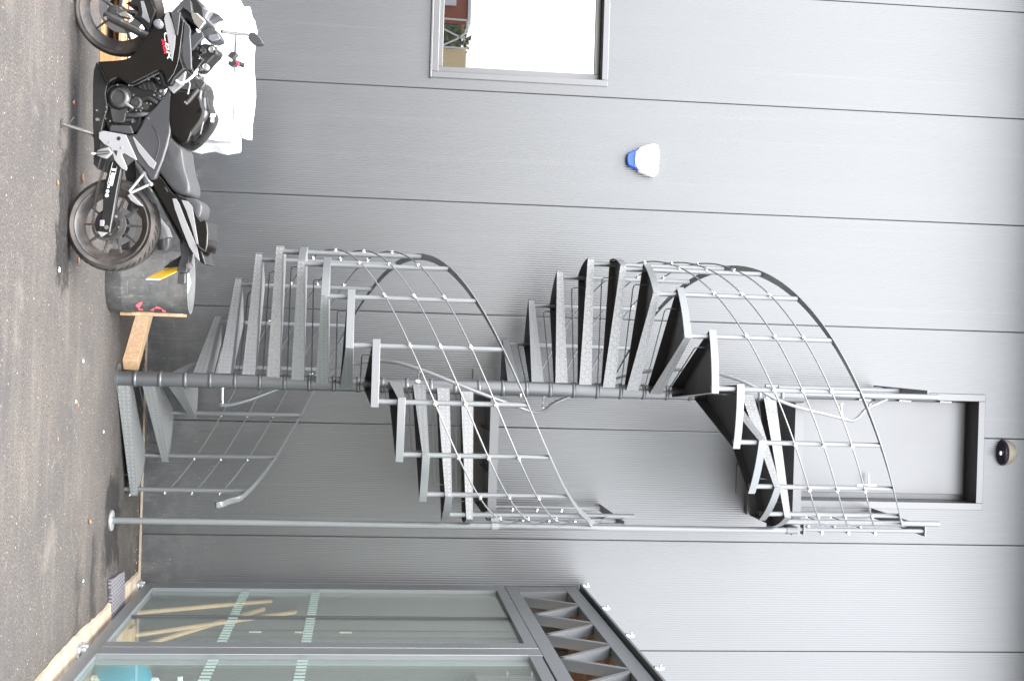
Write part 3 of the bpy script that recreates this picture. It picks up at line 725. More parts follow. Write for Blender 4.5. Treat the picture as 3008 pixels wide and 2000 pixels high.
xr1 = atY(640, 425, -1.75).x; xr2 = atY(700, 380, -1.75).x; zt1 = atY(690, 420, -1.9).z; zt2 = atY(727, 250, -1.9).z; zm = .62; xl = atY(700, 42, -1.75).x
slab('white_sheets', -3.45, xr1, -2.05, -1.30, .150, .50, 'lowest pile of white wrapped sheets on the wooden pallet', 1)
slab('white_sheets', xl-.1, xr1+.005, -2.03, -1.32, .505, zt1, 'middle pile of white folded sheets, its edge showing past the fuel tank', 2)
slab('white_sheets', xl, xr2, -2.06, -1.30, zt1+.003, zt2, 'topmost white wrapped pile behind the mirror', 3, 0)
xr3 = xr1+.028
t = MB(); 
for (xx, za, zb) in ((xr1+.012, .52, zt1-.01), (xr1+.022, .53, zt1-.02)):
    t.tube([(xx, -2.0, za+(zb-za)*i/8) for i in range(9)], .006, 6)
t.build('folded_edge', M['hem'], [o for o in bpy.data.objects if o.name == 'white_sheets.001'][0])
# ================================================================== motorcycle
BK = thing('motorcycle', 'black and silver sports motorcycle leaning on its side stand', 'motorcycle', (0, 0, 0))
BO = atZ(205, 655); BO.z = 0
FO = atZ(226, 30); YAWB = math.atan2((BO.y-FO.y), (BO.x-FO.x)); LEAN = R(8.5)
BK.location = BO; BK.rotation_euler = (LEAN, 0, YAWB); BK['_local'] = 1
BM_ = Matrix.Translation(BO) @ Matrix.Rotation(YAWB, 4, 'Z') @ Matrix.Rotation(LEAN, 4, 'X'); BI = BM_.inverted()
bc = BI @ Vector(CAM); B3 = BI.to_3x3()
def bp(q, off=0.):
    d = B3 @ Vector(ray(q[0], q[1])); t_ = (off-bc.y)/d.y; v = bc+d*t_; return Vector((v.x, off, v.z))
z1 = lambda x, y: (150+x/3.1357, y/3.1357)
z2 = lambda x, y: (150+x/2.6129, 400+y/2.6129)
za = lambda x, y: (130+x/6.031, y/6.031)
zb = lambda x, y: (430+x/6.031, y/6.031)
zc = lambda x, y: (200+x/7.127, 220+y/7.127)
def z5(x, y): return (x/2.614, y/2.614)
def P(f, *pts): return [f(*q) for q in pts]
def plate(name, pts, off, th, mt, bevel=.004, parent=BK, seg=2, **k):
    f = [bp(q, off) for q in pts]; b = [Vector((v.x, v.y+th, v.z)) for v in f]
    t = MB(); t.prism(f, b); return t.build(name, mt, parent, bevel=bevel, seg=seg, **k)
def smooth_outline(pts, it=2):
    for _ in range(it):
        o = []
        for i in range(len(pts)):
            a, b = pts[i], pts[(i+1) % len(pts)]; o += [(a[0]*.75+b[0]*.25, a[1]*.75+b[1]*.25), (a[0]*.25+b[0]*.75, a[1]*.25+b[1]*.75)]
        pts = o
    return pts
def loft(name, pts, w, mt, lo=.62, p=2.4, yc=0., parent=BK, it=2, **k):
    pts = smooth_outline(pts, it); o = [bp(q, yc) for q in pts]; c = sum(o, Vector())/len(o); n = len(o); vs = []; fs = []
    ts = [-1, -.97, -.9, -.75, -.5, -.25, 0, .25, .5, .75, .9, .97, 1]
    for t_ in ts:
        s_ = lo+(1-lo)*(1-abs(t_)**p)**(1/p)
        for v in o: vs.append(Vector((c.x+(v.x-c.x)*s_, yc+t_*w, c.z+(v.z-c.z)*s_)))
    for i in range(len(ts)-1):
        for j in range(n): fs.append((i*n+j, i*n+(j+1) % n, (i+1)*n+(j+1) % n, (i+1)*n+j))
    m0 = len(vs); vs += [Vector((c.x, yc-w*1.01, c.z)), Vector((c.x, yc+w*1.01, c.z))]
    for j in range(n): fs.append((j, (j+1) % n, m0)); fs.append(((len(ts)-1)*n+j, (len(ts)-1)*n+(j+1) % n, m0+1))
    t = MB(); t.add(vs, fs); return t.build(name, mt, parent, smooth=60, **k)
def btube(name, pts, r, mt, parent=BK, n=10): # pts = (photo point, offset)
    t = MB(); t.tube([bp(q, o) for q, o in pts], r, n); return t.build(name, mt, parent)
def bolt(q, off, r=.008, parent=BK):
    v = bp(q, off); t = MB(); t.cyl(v, v+Vector((0, .012, 0)), r, 8, r*.8); return t.build('bolt', M['chrome'], parent)
def wheel(name, c, Ro, Rr, wd, steer, nsp, parent=BK):
    root = bpy.data.objects.new(name, None); COL.objects.link(root); root.parent = parent; root['_local'] = 1
    root.location = c; root.rotation_euler = (0, 0, steer)
    t = MB(); prof = [(Rr-.008, -wd*.36), (Rr+.004, -wd*.42), (Rr+.02, -wd*.48), (Ro-.035, -wd*.5), (Ro-.015, -wd*.38), (Ro-.003, -wd*.18), (Ro, 0), (Ro-.003, wd*.18), (Ro-.015, wd*.38), (Ro-.035, wd*.5), (Rr+.02, wd*.48), (Rr+.004, wd*.42), (Rr-.008, wd*.36)]
    t.lathe(prof, (0, 0, 0), 'y', 72)
    t.build('tyre', M['tyre'], root, smooth=60)
    t = MB(); Ri = Rr-.058; t.lathe([(Rr+.002, -wd*.40), (Rr-.005, -wd*.42), (Rr-.012, -wd*.38), (Rr-.020, -wd*.30), (Ri+.008, -wd*.10), (Ri, 0), (Ri+.008, wd*.10), (Rr-.020, wd*.30), (Rr-.012, wd*.38), (Rr-.005, wd*.42), (Rr+.002, wd*.40)], (0, 0, 0), 'y', 72)
    t.build('rim', M['rim'], root, smooth=60)
    t = MB(); t.lathe([(0, -.045), (.030, -.045), (.035, -.03), (.028, 0), (.035, .03), (.030, .045), (0, .045)], (0, 0, 0), 'y', 24); t.build('hub', M['rim'], root, smooth=40)
    for i in range(nsp):
        a = 2*math.pi*i/nsp+.3; d = Vector((math.cos(a), 0, math.sin(a))); pz = Vector((-d.z, 0, d.x))
        t = MB(); p0, p1 = d*.028, d*(Ri+.006)
        t.prism([p0-pz*.010+Vector((0, -.012, 0)), p0+pz*.010+Vector((0, -.012, 0)), p1+pz*.0055+Vector((0, -.012, 0)), p1-pz*.0055+Vector((0, -.012, 0))],
                [p0-pz*.010+Vector((0, .012, 0)), p0+pz*.010+Vector((0, .012, 0)), p1+pz*.0055+Vector((0, .012, 0)), p1-pz*.0055+Vector((0, .012, 0))])
        t.build('spoke', M['rim'], root, bevel=.002)
    return root
RW = bp((335, 662)); FWc = bp((350, 34), -.01)
rw = wheel('rear_wheel', RW, .297, .240, .140, 0, 10)
fw = wheel('front_wheel', FWc, .292, .245, .108, R(24), 5)
# tread grooves of the rear tyre
t = MB()
for i in range(40):
    a = 2*math.pi*i/40
    for s_ in (-1, 1):
        b = a+(.04 if s_ > 0 else .1); rr = .2945
        pts = [(rr*math.cos(b+k*.05)*(1-.006*k*k/4), s_*(.012+.011*k), rr*math.sin(b+k*.05)*(1-.006*k*k/4)) for k in range(5)]
        t.tube(pts, .0022, 4)
t.build('tread_groove', M['ink'], rw)
# brake disc front, sprocket and chain
t = MB(); t.lathe([(.075, -.064), (.150, -.064), (.150, -.069), (.075, -.069), (.075, -.064)], (0, 0, 0), 'y', 40)
t.build('sprocket_ring', M['rim'], rw) if False else None
t = MB(); t.lathe([(.035, -.068), (.098, -.068), (.102, -.066), (.102, -.062), (.098, -.060), (.035, -.060), (.035, -.068)], (0, 0, 0), 'y', 44)
sp = t.build('sprocket', M['engine'], rw)
for i in range(5):
    a = 1.256*i; t = MB(); t.cyl((.062*math.cos(a), -.0745, .062*math.sin(a)), (.062*math.cos(a), -.066, .062*math.sin(a)), .008, 8); t.build('bolt', M['galv'], sp)
t = MB(); t.lathe([(.085, .05), (.125, .05), (.125, .054), (.085, .054), (.085, .05)], (0, 0, 0), 'y', 40); t.build('brake_disc', M['galv'], rw)
t = MB(); t.lathe([(.09, .052), (.150, .052), (.150, .057), (.09, .057), (.09, .052)], (0, 0, 0), 'y', 40); t.build('brake_disc', M['galv'], fw)
ch = P(z2, (455, 150), (425, 210), (395, 280), (372, 350), (352, 440), (340, 520), (330, 590), (322, 640), (320, 690), (332, 740), (358, 775), (400, 792), (450, 790), (495, 765), (530, 720), (540, 670), (535, 620))
t = MB(); pts = [bp(q, -.072) for q in ch]; dense = []
for i in range(len(pts)-1):
    L_ = (pts[i+1]-pts[i]).length; k = max(1, int(L_/.0085))
    dense += [pts[i].lerp(pts[i+1], j/k) for j in range(k)]
for i in range(0, len(dense)-1): t.bar(dense[i], dense[i].lerp(dense[i+1], .8), .014 if i % 2 else .019, .012 if i % 2 else .009, (0, 1, 0))
t.build('chain', M['tyre'], BK)
# swingarm
sa = plate('swingarm', P(z2, (455, 190), (530, 190), (545, 260), (525, 400), (490, 560), (450, 745), (425, 760), (350, 735), (365, 690), (395, 560), (400, 440), (425, 300)), -.105, .030, M['black'], .006)
plate('swingarm_trim', P(z2, (532, 250), (538, 252), (505, 430), (452, 735), (445, 735), (497, 430)), -.1075, .002, M['silver'], 0, sa)
# the warning label and marks on the swingarm
zd = lambda x, y: (290+x/10.45, 450+y/10.45)
def strip(a, b, wd, off=-.1078): # flat stroke between photo points
    A = bp(a, off); B_ = bp(b, off); d = (B_-A).normalized(); nn = Vector((-d.z, 0, d.x))*wd/2
    return [A-nn, B_-nn, B_+nn, A+nn]
t = MB()
for a, b, wd in (((430, 280), (270, 960), .0022), ((560, 420), (420, 1000), .0022), ((270, 965), (420, 1000), .003), ((415, 690), (350, 975), .002), ((395, 640), (505, 660), .016), ((400, 500), (520, 520), .014), ((340, 775), (460, 800), .0016),
                 ((375, 690), (345, 940), .006), ((455, 700), (400, 960), .006)):
    q = strip(zd(*a), zd(*b), wd); t.add(q, [(0, 1, 2, 3)])
t.build('warning_label', M['decal'], sa, fixn=False)
t = MB()
def disc(t, q, r, off, n=16, ri=0):
    c_ = bp(q, off); vs = [c_+Vector((r*math.cos(6.2832*i/n), 0, r*math.sin(6.2832*i/n))) for i in range(n)]
    if ri:
        vs += [c_+Vector((ri*math.cos(6.2832*i/n), 0, ri*math.sin(6.2832*i/n))) for i in range(n)]; t.add(vs, [(i, (i+1) % n, n+(i+1) % n, n+i) for i in range(n)])
    else: t.add(vs, [tuple(range(n))])
disc(t, zd(250, 1300), .0115, -.1078); disc(t, zd(272, 1172), .0105, -.1078, ri=.004); disc(t, zd(300, 1040), .0075, -.1078, ri=.002)
t.build('round_marks', M['decal'], sa, fixn=False)
plate('swingarm', P(z2, (560, 250), (640, 180), (655, 300), (625, 480), (600, 860), (575, 875), (540, 870), (548, 640), (600, 500), (560, 420), (575, 330)), .055, .03, M['matt_grey'], .006)
plate('mud_guard', P(z2, (640, 210), (700, 330), (790, 520), (745, 500), (700, 420), (650, 330)), -.04, .10, M['matt_grey'], .006)
ax = MB(); v = bp(z2(425, 700), -.115); ax.cyl(v, v+Vector((0, .06, 0)), .014, 12); ax.build('rear_axle', M['chrome'], BK)
v = bp(z2(390, 665), -.110); t = MB(); t.box(v.x-.018, -.111, v.z-.014, v.x+.022, -.105, v.z+.014); t.build('chain_adjuster', M['silver'], BK, bevel=.003)
plate('chain_adjuster', P(z2, (350, 730), (435, 742), (385, 775)), -.108, .01, M['silver'], .002)
# engine
eng = bpy.data.objects.new('engine', None); COL.objects.link(eng); eng.parent = BK; eng['_local'] = 1
plate('crankcase', P(zc, (800, 760), (780, 430), (860, 250), (1050, 160), (1250, 190), (1560, 300), (1780, 330), (1900, 520), (1790, 760), (1530, 900), (1500, 1160), (1370, 1240), (840, 1200), (760, 960)), -.115, .23, M['black'], .01, eng)
def dsk(name, q, r, off, prof, mt, par=eng, n=40):
    c_ = bp(q, off); t = MB(); t.lathe([(rr*r, yy) for rr, yy in prof], c_, 'y', n); return t.build(name, mt, par, smooth=40)
dsk('clutch_cover', zc(1050, 465), .0735, -.160, [(0, .006), (.56, .006), (.60, -.002), (.72, 0), (.86, .010), (.96, .022), (1.0, .034), (1.0, .055)], M['engine'])
dsk('clutch_ring', zc(1050, 470), .078, -.122, [(.94, -.004), (1.03, -.004), (1.05, .012)], M['matt_grey'])
dsk('generator_cover', zc(1415, 590), .044, -.138, [(0, 0), (.35, 0), (.38, .006), (.58, .006), (.62, -.001), (.85, .004), (1, .02)], M['engine'])
dsk('small_cover', zc(1610, 660), .026, -.130, [(0, 0), (.5, 0), (.55, .004), (.9, .004), (1, .02)], M['engine'])
plate('gear_cover', P(zc, (1290, 640), (1370, 430), (1520, 480), (1600, 640), (1560, 740), (1370, 740), (1260, 800)), -.126, .03, M['engine'], .006, eng)
plate('sprocket_cover', P(zc, (870, 680), (1060, 735), (1220, 690), (1205, 800), (1170, 975), (1120, 1005), (940, 1000), (900, 880)), -.150, .05, M['engine'], .006, eng)
plate('cover_rib', P(zc, (1205, 700), (1222, 700), (1165, 980), (1145, 980)), -.1525, .004, M['matt_grey'], .001, eng)
plate('side_shield', P(zc, (905, 1050), (1300, 1065), (1365, 1225), (1200, 1225), (1060, 1205), (860, 1180), (875, 1090)), -.150, .03, M['matt_grey'], .004, eng)
plate('cylinder_block', P(zc, (1280, 250), (1620, 120), (1800, 150), (1880, 310), (1800, 420), (1600, 560), (1500, 470), (1380, 400)), -.100, .2, M['engine'], .008, eng)
for k in range(5):
    a0 = (1390+k*85, 330-k*38); plate('cooling_fin', P(zc, (a0[0], a0[1]-60), (a0[0]+22, a0[1]-68), (a0[0]+90, a0[1]+120), (a0[0]+66, a0[1]+128)), -.108, .01, M['matt_grey'], .002, eng)
btube('hose', [(zc(1210, 850), -.12), (zc(1420, 850), -.14), (zc(1560, 830), -.14), (zc(1700, 830), -.12)], .015, M['matt_grey'], eng)
btube('hose', [(zc(1210, 950), -.12), (zc(1340, 950), -.13), (zc(1420, 985), -.10)], .012, M['matt_grey'], eng)
btube('gear_lever', [(zc(1190, 590), -.165), (zc(1250, 630), -.172), (zc(1360, 700), -.172)], [.008, .010, .006], M['silver_and_highlight'], eng)
btube('water_pipe', [(zc(1560, 530), -.11), (zc(1680, 480), -.13), (zc(1740, 510), -.14), (zc(1870, 590), -.14)], .012, M['matt_grey'], eng)
for q in ((1035, 215), (1370, 425), (1530, 565), (1555, 700), (1430, 750), (1245, 775), (1345, 990), (880, 970), (785, 920), (800, 680), (1650, 600), (1730, 612), (1800, 425), (1915, 450), (1675, 910), (1275, 225), (600, 745), (1890, 80), (1790, 45), (1680, 100), (1520, 755), (785, 780)):
    bolt(zc(*q), -.170 if q in ((1035, 215),) else -.158, .0055 if q[0] > 700 else .007, eng)
dsk('bright_cap', zc(605, 935), .013, -.16, [(0, 0), (.8, 0), (1, .01)], M['chrome'], n=16)
dsk('round_plug', zc(1940, 345), .011, -.13, [(0, 0), (.8, 0), (1, .03)], M['silver'], n=16)
dsk('round_plug', zc(1870, 80), .014, -.12, [(0, 0), (.6, -.004), (1, .03)], M['engine'], n=20)
# frame rails
btube('frame_rail', [(z1(735, 785), -.15), (z1(850, 735), -.155), (z1(940, 690), -.155), (z1(1000, 665), -.15), (z1(1022, 690), -.15), (z1(1055, 785), -.15)], .0125, M['matt_grey'])
# belly panel
belly = plate('belly_panel', P(z1, (418, 572), (392, 650), (384, 760), (383, 1100), (387, 1240), (395, 1360), (388, 1510), (430, 1560), (470, 1420), (455, 1250), (480, 1120), (520, 1000), (500, 870), (515, 790), (470, 690), (440, 600)), -.150, .30, M['black'], .004)
plate('belly_crease', P(z1, (436, 590), (448, 600), (530, 745), (522, 782), (500, 745)), -.1535, .006, M['matt_grey'], .001, belly)
plate('orange_tag', P(z1, (585, 698), (600, 706), (548, 748), (524, 748)), -.153, .006, M['rust'], .001, belly)
# side fairing
fair = plate('side_fairing', P(z1, (418, 566), (600, 556), (700, 540), (770, 492), (830, 400), (880, 322), (940, 250), (1000, 170), (1060, 100), (1110, 110), (1185, 115), (1235, 190), (1215, 380), (1195, 520), (1225, 600), (1235, 640), (1150, 720), (1110, 790), (1060, 790), (1040, 700), (1010, 648), (975, 655), (860, 715), (735, 775), (690, 765), (610, 712), (560, 740), (520, 770), (480, 680), (440, 600)), -.205, .41, M['gloss_black'], .014, seg=3)
plate('panel_highlight', P(z1, (1060, 104), (1082, 118), (1100, 165), (1112, 190), (1128, 240), (1147, 330), (1140, 420), (1126, 500), (1117, 565), (1105, 545), (1092, 470), (1072, 350), (1052, 240), (1040, 180)), -.2085, .005, M['silver_and_highlight'], .0015, fair)  # highlight on the gloss black fairing, painted as a lighter panel
plate('air_scoop', P(z1, (1102, 118), (1190, 112), (1178, 230), (1165, 330), (1150, 322), (1128, 230)), -.215, .02, M['matt_grey'], .003, fair)
plate('inner_panel', P(z1, (1228, 192), (1245, 215), (1268, 235), (1285, 280), (1280, 330), (1290, 460), (1294, 640), (1250, 640), (1218, 570), (1205, 500), (1212, 380)), -.218, .02, M['matt_grey'], .004, fair)
plate('inner_panel', P(z1, (1285, 322), (1318, 322), (1388, 290), (1405, 345), (1350, 400), (1296, 465), (1288, 400)), -.150, .03, M['matt_grey'], .004, fair)
btube('edge_line', [(z1(1075, 755), -.209), (z1(1130, 680), -.210), (z1(1165, 590), -.210), (z1(1180, 500), -.210), (z1(1195, 380), -.210), (z1(1212, 250), -.210), (z1(1222, 190), -.210)], .0009, M['silver_and_highlight'], fair, 6)
plate('tank_trim', P(z1, (1225, 625), (1240, 660), (1215, 780), (1120, 860), (1070, 800), (1100, 760), (1190, 700)), -.175, .03, M['silver_and_highlight'], .004)
# lettering on the fairing: silver block italics, and a smaller red line below
def lettering(name, body, size, mt, par, p0, p1, off, shear=.35):
    cu = bpy.data.curves.new(name, 'FONT'); cu.body = body; cu.size = 1; cu.extrude = .0; cu.shear = shear; cu.space_character = .95
    ob_ = bpy.data.objects.new(name, cu); COL.objects.link(ob_); bpy.context.view_layer.update()
    me_ = bpy.data.meshes.new_from_object(ob_.evaluated_get(bpy.context.evaluated_depsgraph_get())); bpy.data.objects.remove(ob_)
    A = bp(p0, off); B_ = bp(p1, off); xs_ = [v.co.x for v in me_.vertices]; ys_ = [v.co.y for v in me_.vertices]; L_ = (B_-A).length; sx_ = L_/(max(xs_)-min(xs_)); sy_ = size/(max(ys_)-min(ys_)); x0_ = min(xs_); y0_ = min(ys_)
    d = (B_-A).normalized(); up_ = Vector((-d.z, 0, d.x))
    if up_.z < 0: up_ = -up_
    for v in me_.vertices:
        q = A+d*((v.co.x-x0_)*sx_)+up_*((v.co.y-y0_)*sy_); v.co = q
    me_.materials.clear(); me_.materials.append(mt); o = bpy.data.objects.new(name, me_); COL.objects.link(o); o.parent = par; o['_local'] = 1
    md = o.modifiers.new('thickness', 'SOLIDIFY'); md.thickness = .001; md.offset = 0; return o
zl_ = lambda x, y: (465+x/15.68, 90+y/15.68)
lettering('fairing_lettering', 'CBR', .030, M['silver_decal'], fair, zl_(250, 110), zl_(420, 1330), -.2065, .25)
lettering('fairing_lettering', '500R', .018, M['red'], fair, zl_(150, 410), zl_(270, 1090), -.2065, .2)
# nose, screen, mirrors
nose = plate('nose_fairing', P(zb, (430, 225), (600, 60), (650, 0), (600, -120), (700, -170), (860, -60), (1000, 120), (1040, 370), (940, 530), (700, 330), (640, 330), (540, 630), (500, 600)), -.13, .26, M['black'], .012)
plate('nose_side', P(zb, (430, 225), (640, 5), (780, 10), (810, 200), (770, 230), (640, 130), (560, 210), (540, 400), (530, 620), (500, 590)), -.17, .04, M['matt_grey'], .004, nose)
plate('head_lamp', P(zb, (780, 215), (900, 235), (1040, 370), (1040, 400), (940, 535), (860, 440), (800, 330)), -.155, .04, M['chrome'], .006, nose)
scr = plate('windscreen', P(zb, (660, 0), (800, 0), (950, 85), (1050, 150), (1140, 190), (1080, 270), (1040, 360), (930, 250), (800, 210), (790, 60)), -.12, .24, M['visor'], .01, nose)
plate('screen_bracket', P(zb, (1130, 195), (1290, 265), (1310, 300), (1055, 382), (1090, 270)), -.05, .1, M['matt_grey'], .004, nose)
plate('dash', P(zb, (950, 540), (1100, 490), (1240, 540), (1290, 620), (1320, 700), (1200, 750), (1090, 740), (1010, 660)), -.06, .12, M['matt_grey'], .006)
plate('switch_gear', P(zb, (1100, 620), (1270, 600), (1310, 690), (1160, 740), (1090, 700)), -.07, .03, M['visor'], .004)
mr = plate('mirror', P(zb, (1815, 600), (1840, 575), (1900, 570), (1980, 630), (2060, 740), (2060, 770), (2000, 790), (1890, 790), (1840, 740), (1790, 680)), .235, .07, M['matt_grey'], .018, seg=3)
btube('mirror_stem', [(zb(1330, 560), .12), (zb(1560, 600), .19), (zb(1800, 620), .25)], [.012, .010, .010], M['matt_grey'], mr)
# indicator
t = MB(); c_ = bp(z1(990, 225), -.235); t.lathe([(0, -.035), (.022, -.03), (.030, -.01), (.028, .02), (.012, .03)], c_, 'y', 20); t.build('indicator', M['visor'], BK)
# forks, mudguard
btube('fork_leg', [(za(1075, 250), -.115), (za(1200, 330), -.115), (za(1400, 430), -.110), (za(1850, 660), -.105), (z1(1290, 560), -.095)], [.020, .028, .027, .027, .024], M['engine'])
btube('fork_leg', [((350, 34), .10), (zb(500, 350), .11), (zb(1000, 930), .10)], [.024, .026, .024], M['engine'])
dsk('axle_clamp', za(1230, 220), .052, -.085, [(0, -.01), (.45, -.01), (.5, .0), (.9, .004), (1, .03), (1, .06)], M['engine'], BK, 24)
bolt(za(1085, 325), -.145, .011); bolt(za(1375, 370), -.142, .009); bolt(za(1705, 540), -.135, .010)
plate('brake_caliper', P(za, (1290, 240), (1420, 190), (1560, 290), (1520, 330), (1340, 300)), -.09, .05, M['chrome'], .006)
mg = plate('front_mudguard', P(za, (1430, 60), (1680, -60), (1880, -60), (1990, 200), (1935, 330), (1850, 600), (1800, 560), (1690, 380), (1560, 300), (1660, 250), (1640, 120), (1560, 110)), -.075, .15, M['black'], .012, seg=3)
plate('mudguard_trim', P(za, (1700, 20), (1760, 20), (1870, 380), (1860, 420), (1720, 300), (1740, 240)), -.0785, .006, M['silver_and_highlight'], .002, mg)
# steering head clutter and bars
plate('steering_head', P(zb, (800, 930), (900, 850), (1000, 770), (1170, 790), (1260, 880), (1240, 960), (1120, 1080), (1050, 1170), (960, 1250), (820, 1240), (795, 1080)), -.06, .14, M['black'], .01)
for q, off, r, mt in (((1000, 900), -.08, .020, 'engine'), ((1150, 880), -.07, .022, 'silver_and_highlight'), ((960, 1040), -.09, .012, 'chrome'), ((1040, 1180), -.09, .020, 'silver'), ((940, 1200), -.09, .016, 'chrome'), ((920, 1320), -.1, .012, 'chrome'), ((1200, 930), -.07, .016, 'engine'), ((880, 860), -.08, .014, 'engine')):
    dsk('clamp_fitting', zb(*q), r, off, [(0, 0), (.5, 0), (.7, -.006), (1, .008), (1, .04)], M[mt], BK, 20)
btube('cable_loop', [(zb(530, 1430), -.19), (zb(600, 1480), -.2), (zb(720, 1440), -.2), (zb(830, 1350), -.19), (zb(900, 1240), -.16)], .0075, M['decal'])
btube('brake_hose', [(zb(820, 900), -.10), (zb(930, 1000), -.11), (zb(1000, 960), -.1), (zb(980, 830), -.09)], .004, M['black'])
btube('brake_hose', [(zb(1150, 820), -.04), (zb(1290, 860), 0), (zb(1370, 910), .03)], .004, M['black'])
btube('brake_hose', [(zb(850, 1330), -.12), (zb(900, 1200), -.14), (zb(1010, 1060), -.1)], .005, M['black'])
gl_ = btube('left_grip', [(z1(1250, 948), -.34), (z1(1335, 845), -.32), (z1(1350, 828), -.315)], [.0165, .0175, .0175], M['black'], n=16)
btube('bar_end', [(z1(1232, 935), -.345), (z1(1258, 960), -.34)], .008, M['silver_and_highlight'], gl_)
plate('left_switch', P(z1, (1310, 745), (1350, 728), (1400, 735), (1422, 770), (1380, 830), (1345, 800)), -.31, .05, M['engine'], .006)
btube('clutch_lever', [(z1(1260, 870), -.36), (z1(1280, 780), -.34), (z1(1262, 740), -.32)], .005, M['silver'])
gr_ = btube('right_grip', [(z1(1710, 580), .32), (z1(1780, 608), .34)], .0165, M['black'], n=16)
plate('right_switch', P(z1, (1625, 590), (1650, 540), (1690, 525), (1712, 575), (1700, 610), (1660, 615)), .28, .05, M['engine'], .006)
plate('kill_switch', P(z1, (1697, 566), (1722, 572), (1730, 600), (1712, 606)), .275, .03, M['red'], .003)
plate('brake_reservoir', P(z1, (1620, 520), (1655, 478), (1700, 478), (1715, 500), (1660, 560)), .27, .05, M['engine'], .004)
btube('right_bar', [(z1(1560, 490), .16), (z1(1660, 560), .28)], .011, M['silver_and_highlight'])
btube('left_bar', [(z1(1400, 720), -.20), (z1(1340, 830), -.31)], .012, M['engine'])
# tank
tank = loft('fuel_tank', P(z1, (1112, 900), (1130, 850), (1175, 815), (1300, 850), (1400, 830), (1460, 770), (1480, 850), (1465, 920), (1500, 1020), (1530, 1070), (1500, 1160), (1420, 1270), (1320, 1370), (1250, 1392), (1200, 1360), (1130, 1290), (1100, 1220), (1106, 1050)), .155, M['gloss_black'], lo=.60, p=2.6, it=2)
plate('tank_flank', P(z1, (1110, 890), (1160, 822), (1215, 850), (1290, 930), (1312, 1040), (1310, 1180), (1262, 1310), (1215, 1320), (1130, 1250), (1102, 1180)), -.152, .03, M['gloss_black'], .010, tank, 3)
plate('tank_decal', P(z1, (1475, 1046), (1518, 1050), (1512, 1078), (1500, 1080), (1500, 1128), (1470, 1126), (1474, 1080), (1462, 1076)), -.120, .002, M['decal'], 0, tank)
plate('tank_crease', P(z1, (1420, 900), (1428, 1000), (1405, 1130), (1380, 1240), (1372, 1235), (1392, 1130), (1410, 1000), (1404, 905)), -.137, .004, M['silver_and_highlight'], .001, tank)
# side cover, seat
side = plate('side_cover', P(z1, (1040, 880), (1072, 800), (1095, 830), (1110, 880), (1108, 1080), (1100, 1230), (1070, 1350), (1030, 1480), (985, 1590), (960, 1650), (910, 1660), (850, 1560), (790, 1500), (700, 1330), (690, 1245), (780, 1235), (830, 1150), (860, 1080), (900, 1040), (960, 980)), -.150, .30, M['matt_grey'], .012, seg=3)
plate('crease_highlight', P(z1, (748, 1262), (760, 1262), (930, 1460), (968, 1500), (945, 1560), (900, 1530), (805, 1400)), -.1545, .008, M['silver_and_highlight'], .002, side)  # highlight along the side cover crease, painted lighter
btube('side_groove', [(z1(935, 1150), -.1525), (z1(965, 1200), -.1525), (z1(1000, 1310), -.1525), (z1(990, 1380), -.1525), (z1(955, 1490), -.1525)], .0018, M['ink'], side, 6)
seat = loft('rider_seat', P(z2, (885, 120), (895, 40), (915, -12), (960, 10), (1020, 80), (1056, 110), (1060, 180), (1080, 290), (1108, 370), (1118, 440), (1105, 478), (1040, 478), (985, 455), (930, 385), (870, 300), (838, 270), (850, 200)), .135, M['seat'], lo=.80, p=3.2)
btube('seat_seam', [(z2(850, 275), -.118), (z2(885, 200), -.122), (z2(900, 110), -.122), (z2(925, 30), -.112)], .0025, M['ink'], seat, 6)
loft('pillion_seat', P(z2, (1005, 480), (1060, 476), (1130, 490), (1180, 520), (1195, 545), (1192, 600), (1175, 645), (1160, 655), (1135, 600), (1105, 540), (1060, 500)), .10, M['seat'], lo=.78, p=3.)
# tail
tail = plate('tail_cowl', P(z2, (640, 160), (720, 200), (790, 262), (860, 330), (930, 430), (975, 470), (1030, 480), (1090, 530), (1125, 610), (1150, 655), (1180, 640), (1198, 660), (1206, 740), (1200, 840), (1187, 890), (1150, 870), (1192, 992), (1150, 970), (1065, 880), (985, 745), (930, 650), (870, 540), (800, 420), (745, 320), (690, 240)), -.115, .23, M['gloss_black'], .012, seg=3)
plate('tail_highlight', P(z2, (960, 480), (985, 520), (1030, 640), (1085, 770), (1120, 850), (1140, 960), (1110, 930), (1060, 850), (1000, 700), (950, 560), (930, 480)), -.1185, .005, M['silver_and_highlight'], .0015, tail)  # both strips are highlights painted onto the black tail cowl
plate('tail_highlight', P(z2, (1000, 490), (1050, 500), (1085, 545), (1100, 640), (1120, 760), (1132, 850), (1115, 830), (1080, 700), (1040, 580)), -.1195, .005, M['silver_and_highlight'], .0015, tail)
plate('tail_vent', P(z2, (865, 390), (885, 392), (900, 425), (888, 428)), -.1185, .004, M['matt_grey'], .001, tail)
plate('tail_top', P(z2, (1125, 612), (1150, 660), (1182, 642), (1198, 665), (1206, 740), (1200, 840), (1187, 888), (1160, 868), (1140, 780)), -.085, .17, M['black'], .012, tail, 3)
btube('tail_edge', [(z2(1118, 830), -.12), (z2(1150, 865), -.12), (z2(1186, 888), -.11)], .006, M['black'], tail)
plate('lower_cowl', P(z2, (700, 240), (760, 300), (800, 420), (860, 540), (930, 660), (985, 750), (1040, 830), (1000, 830), (940, 720), (870, 590), (800, 450), (745, 380)), -.10, .2, M['black'], .01)
ph = plate('plate_hanger', P(z2, (985, 740), (1045, 800), (1068, 890), (1052, 1000), (1035, 1048), (975, 1048), (968, 1020), (998, 910), (985, 820)), -.035, .07, M['matt_grey'], .005)
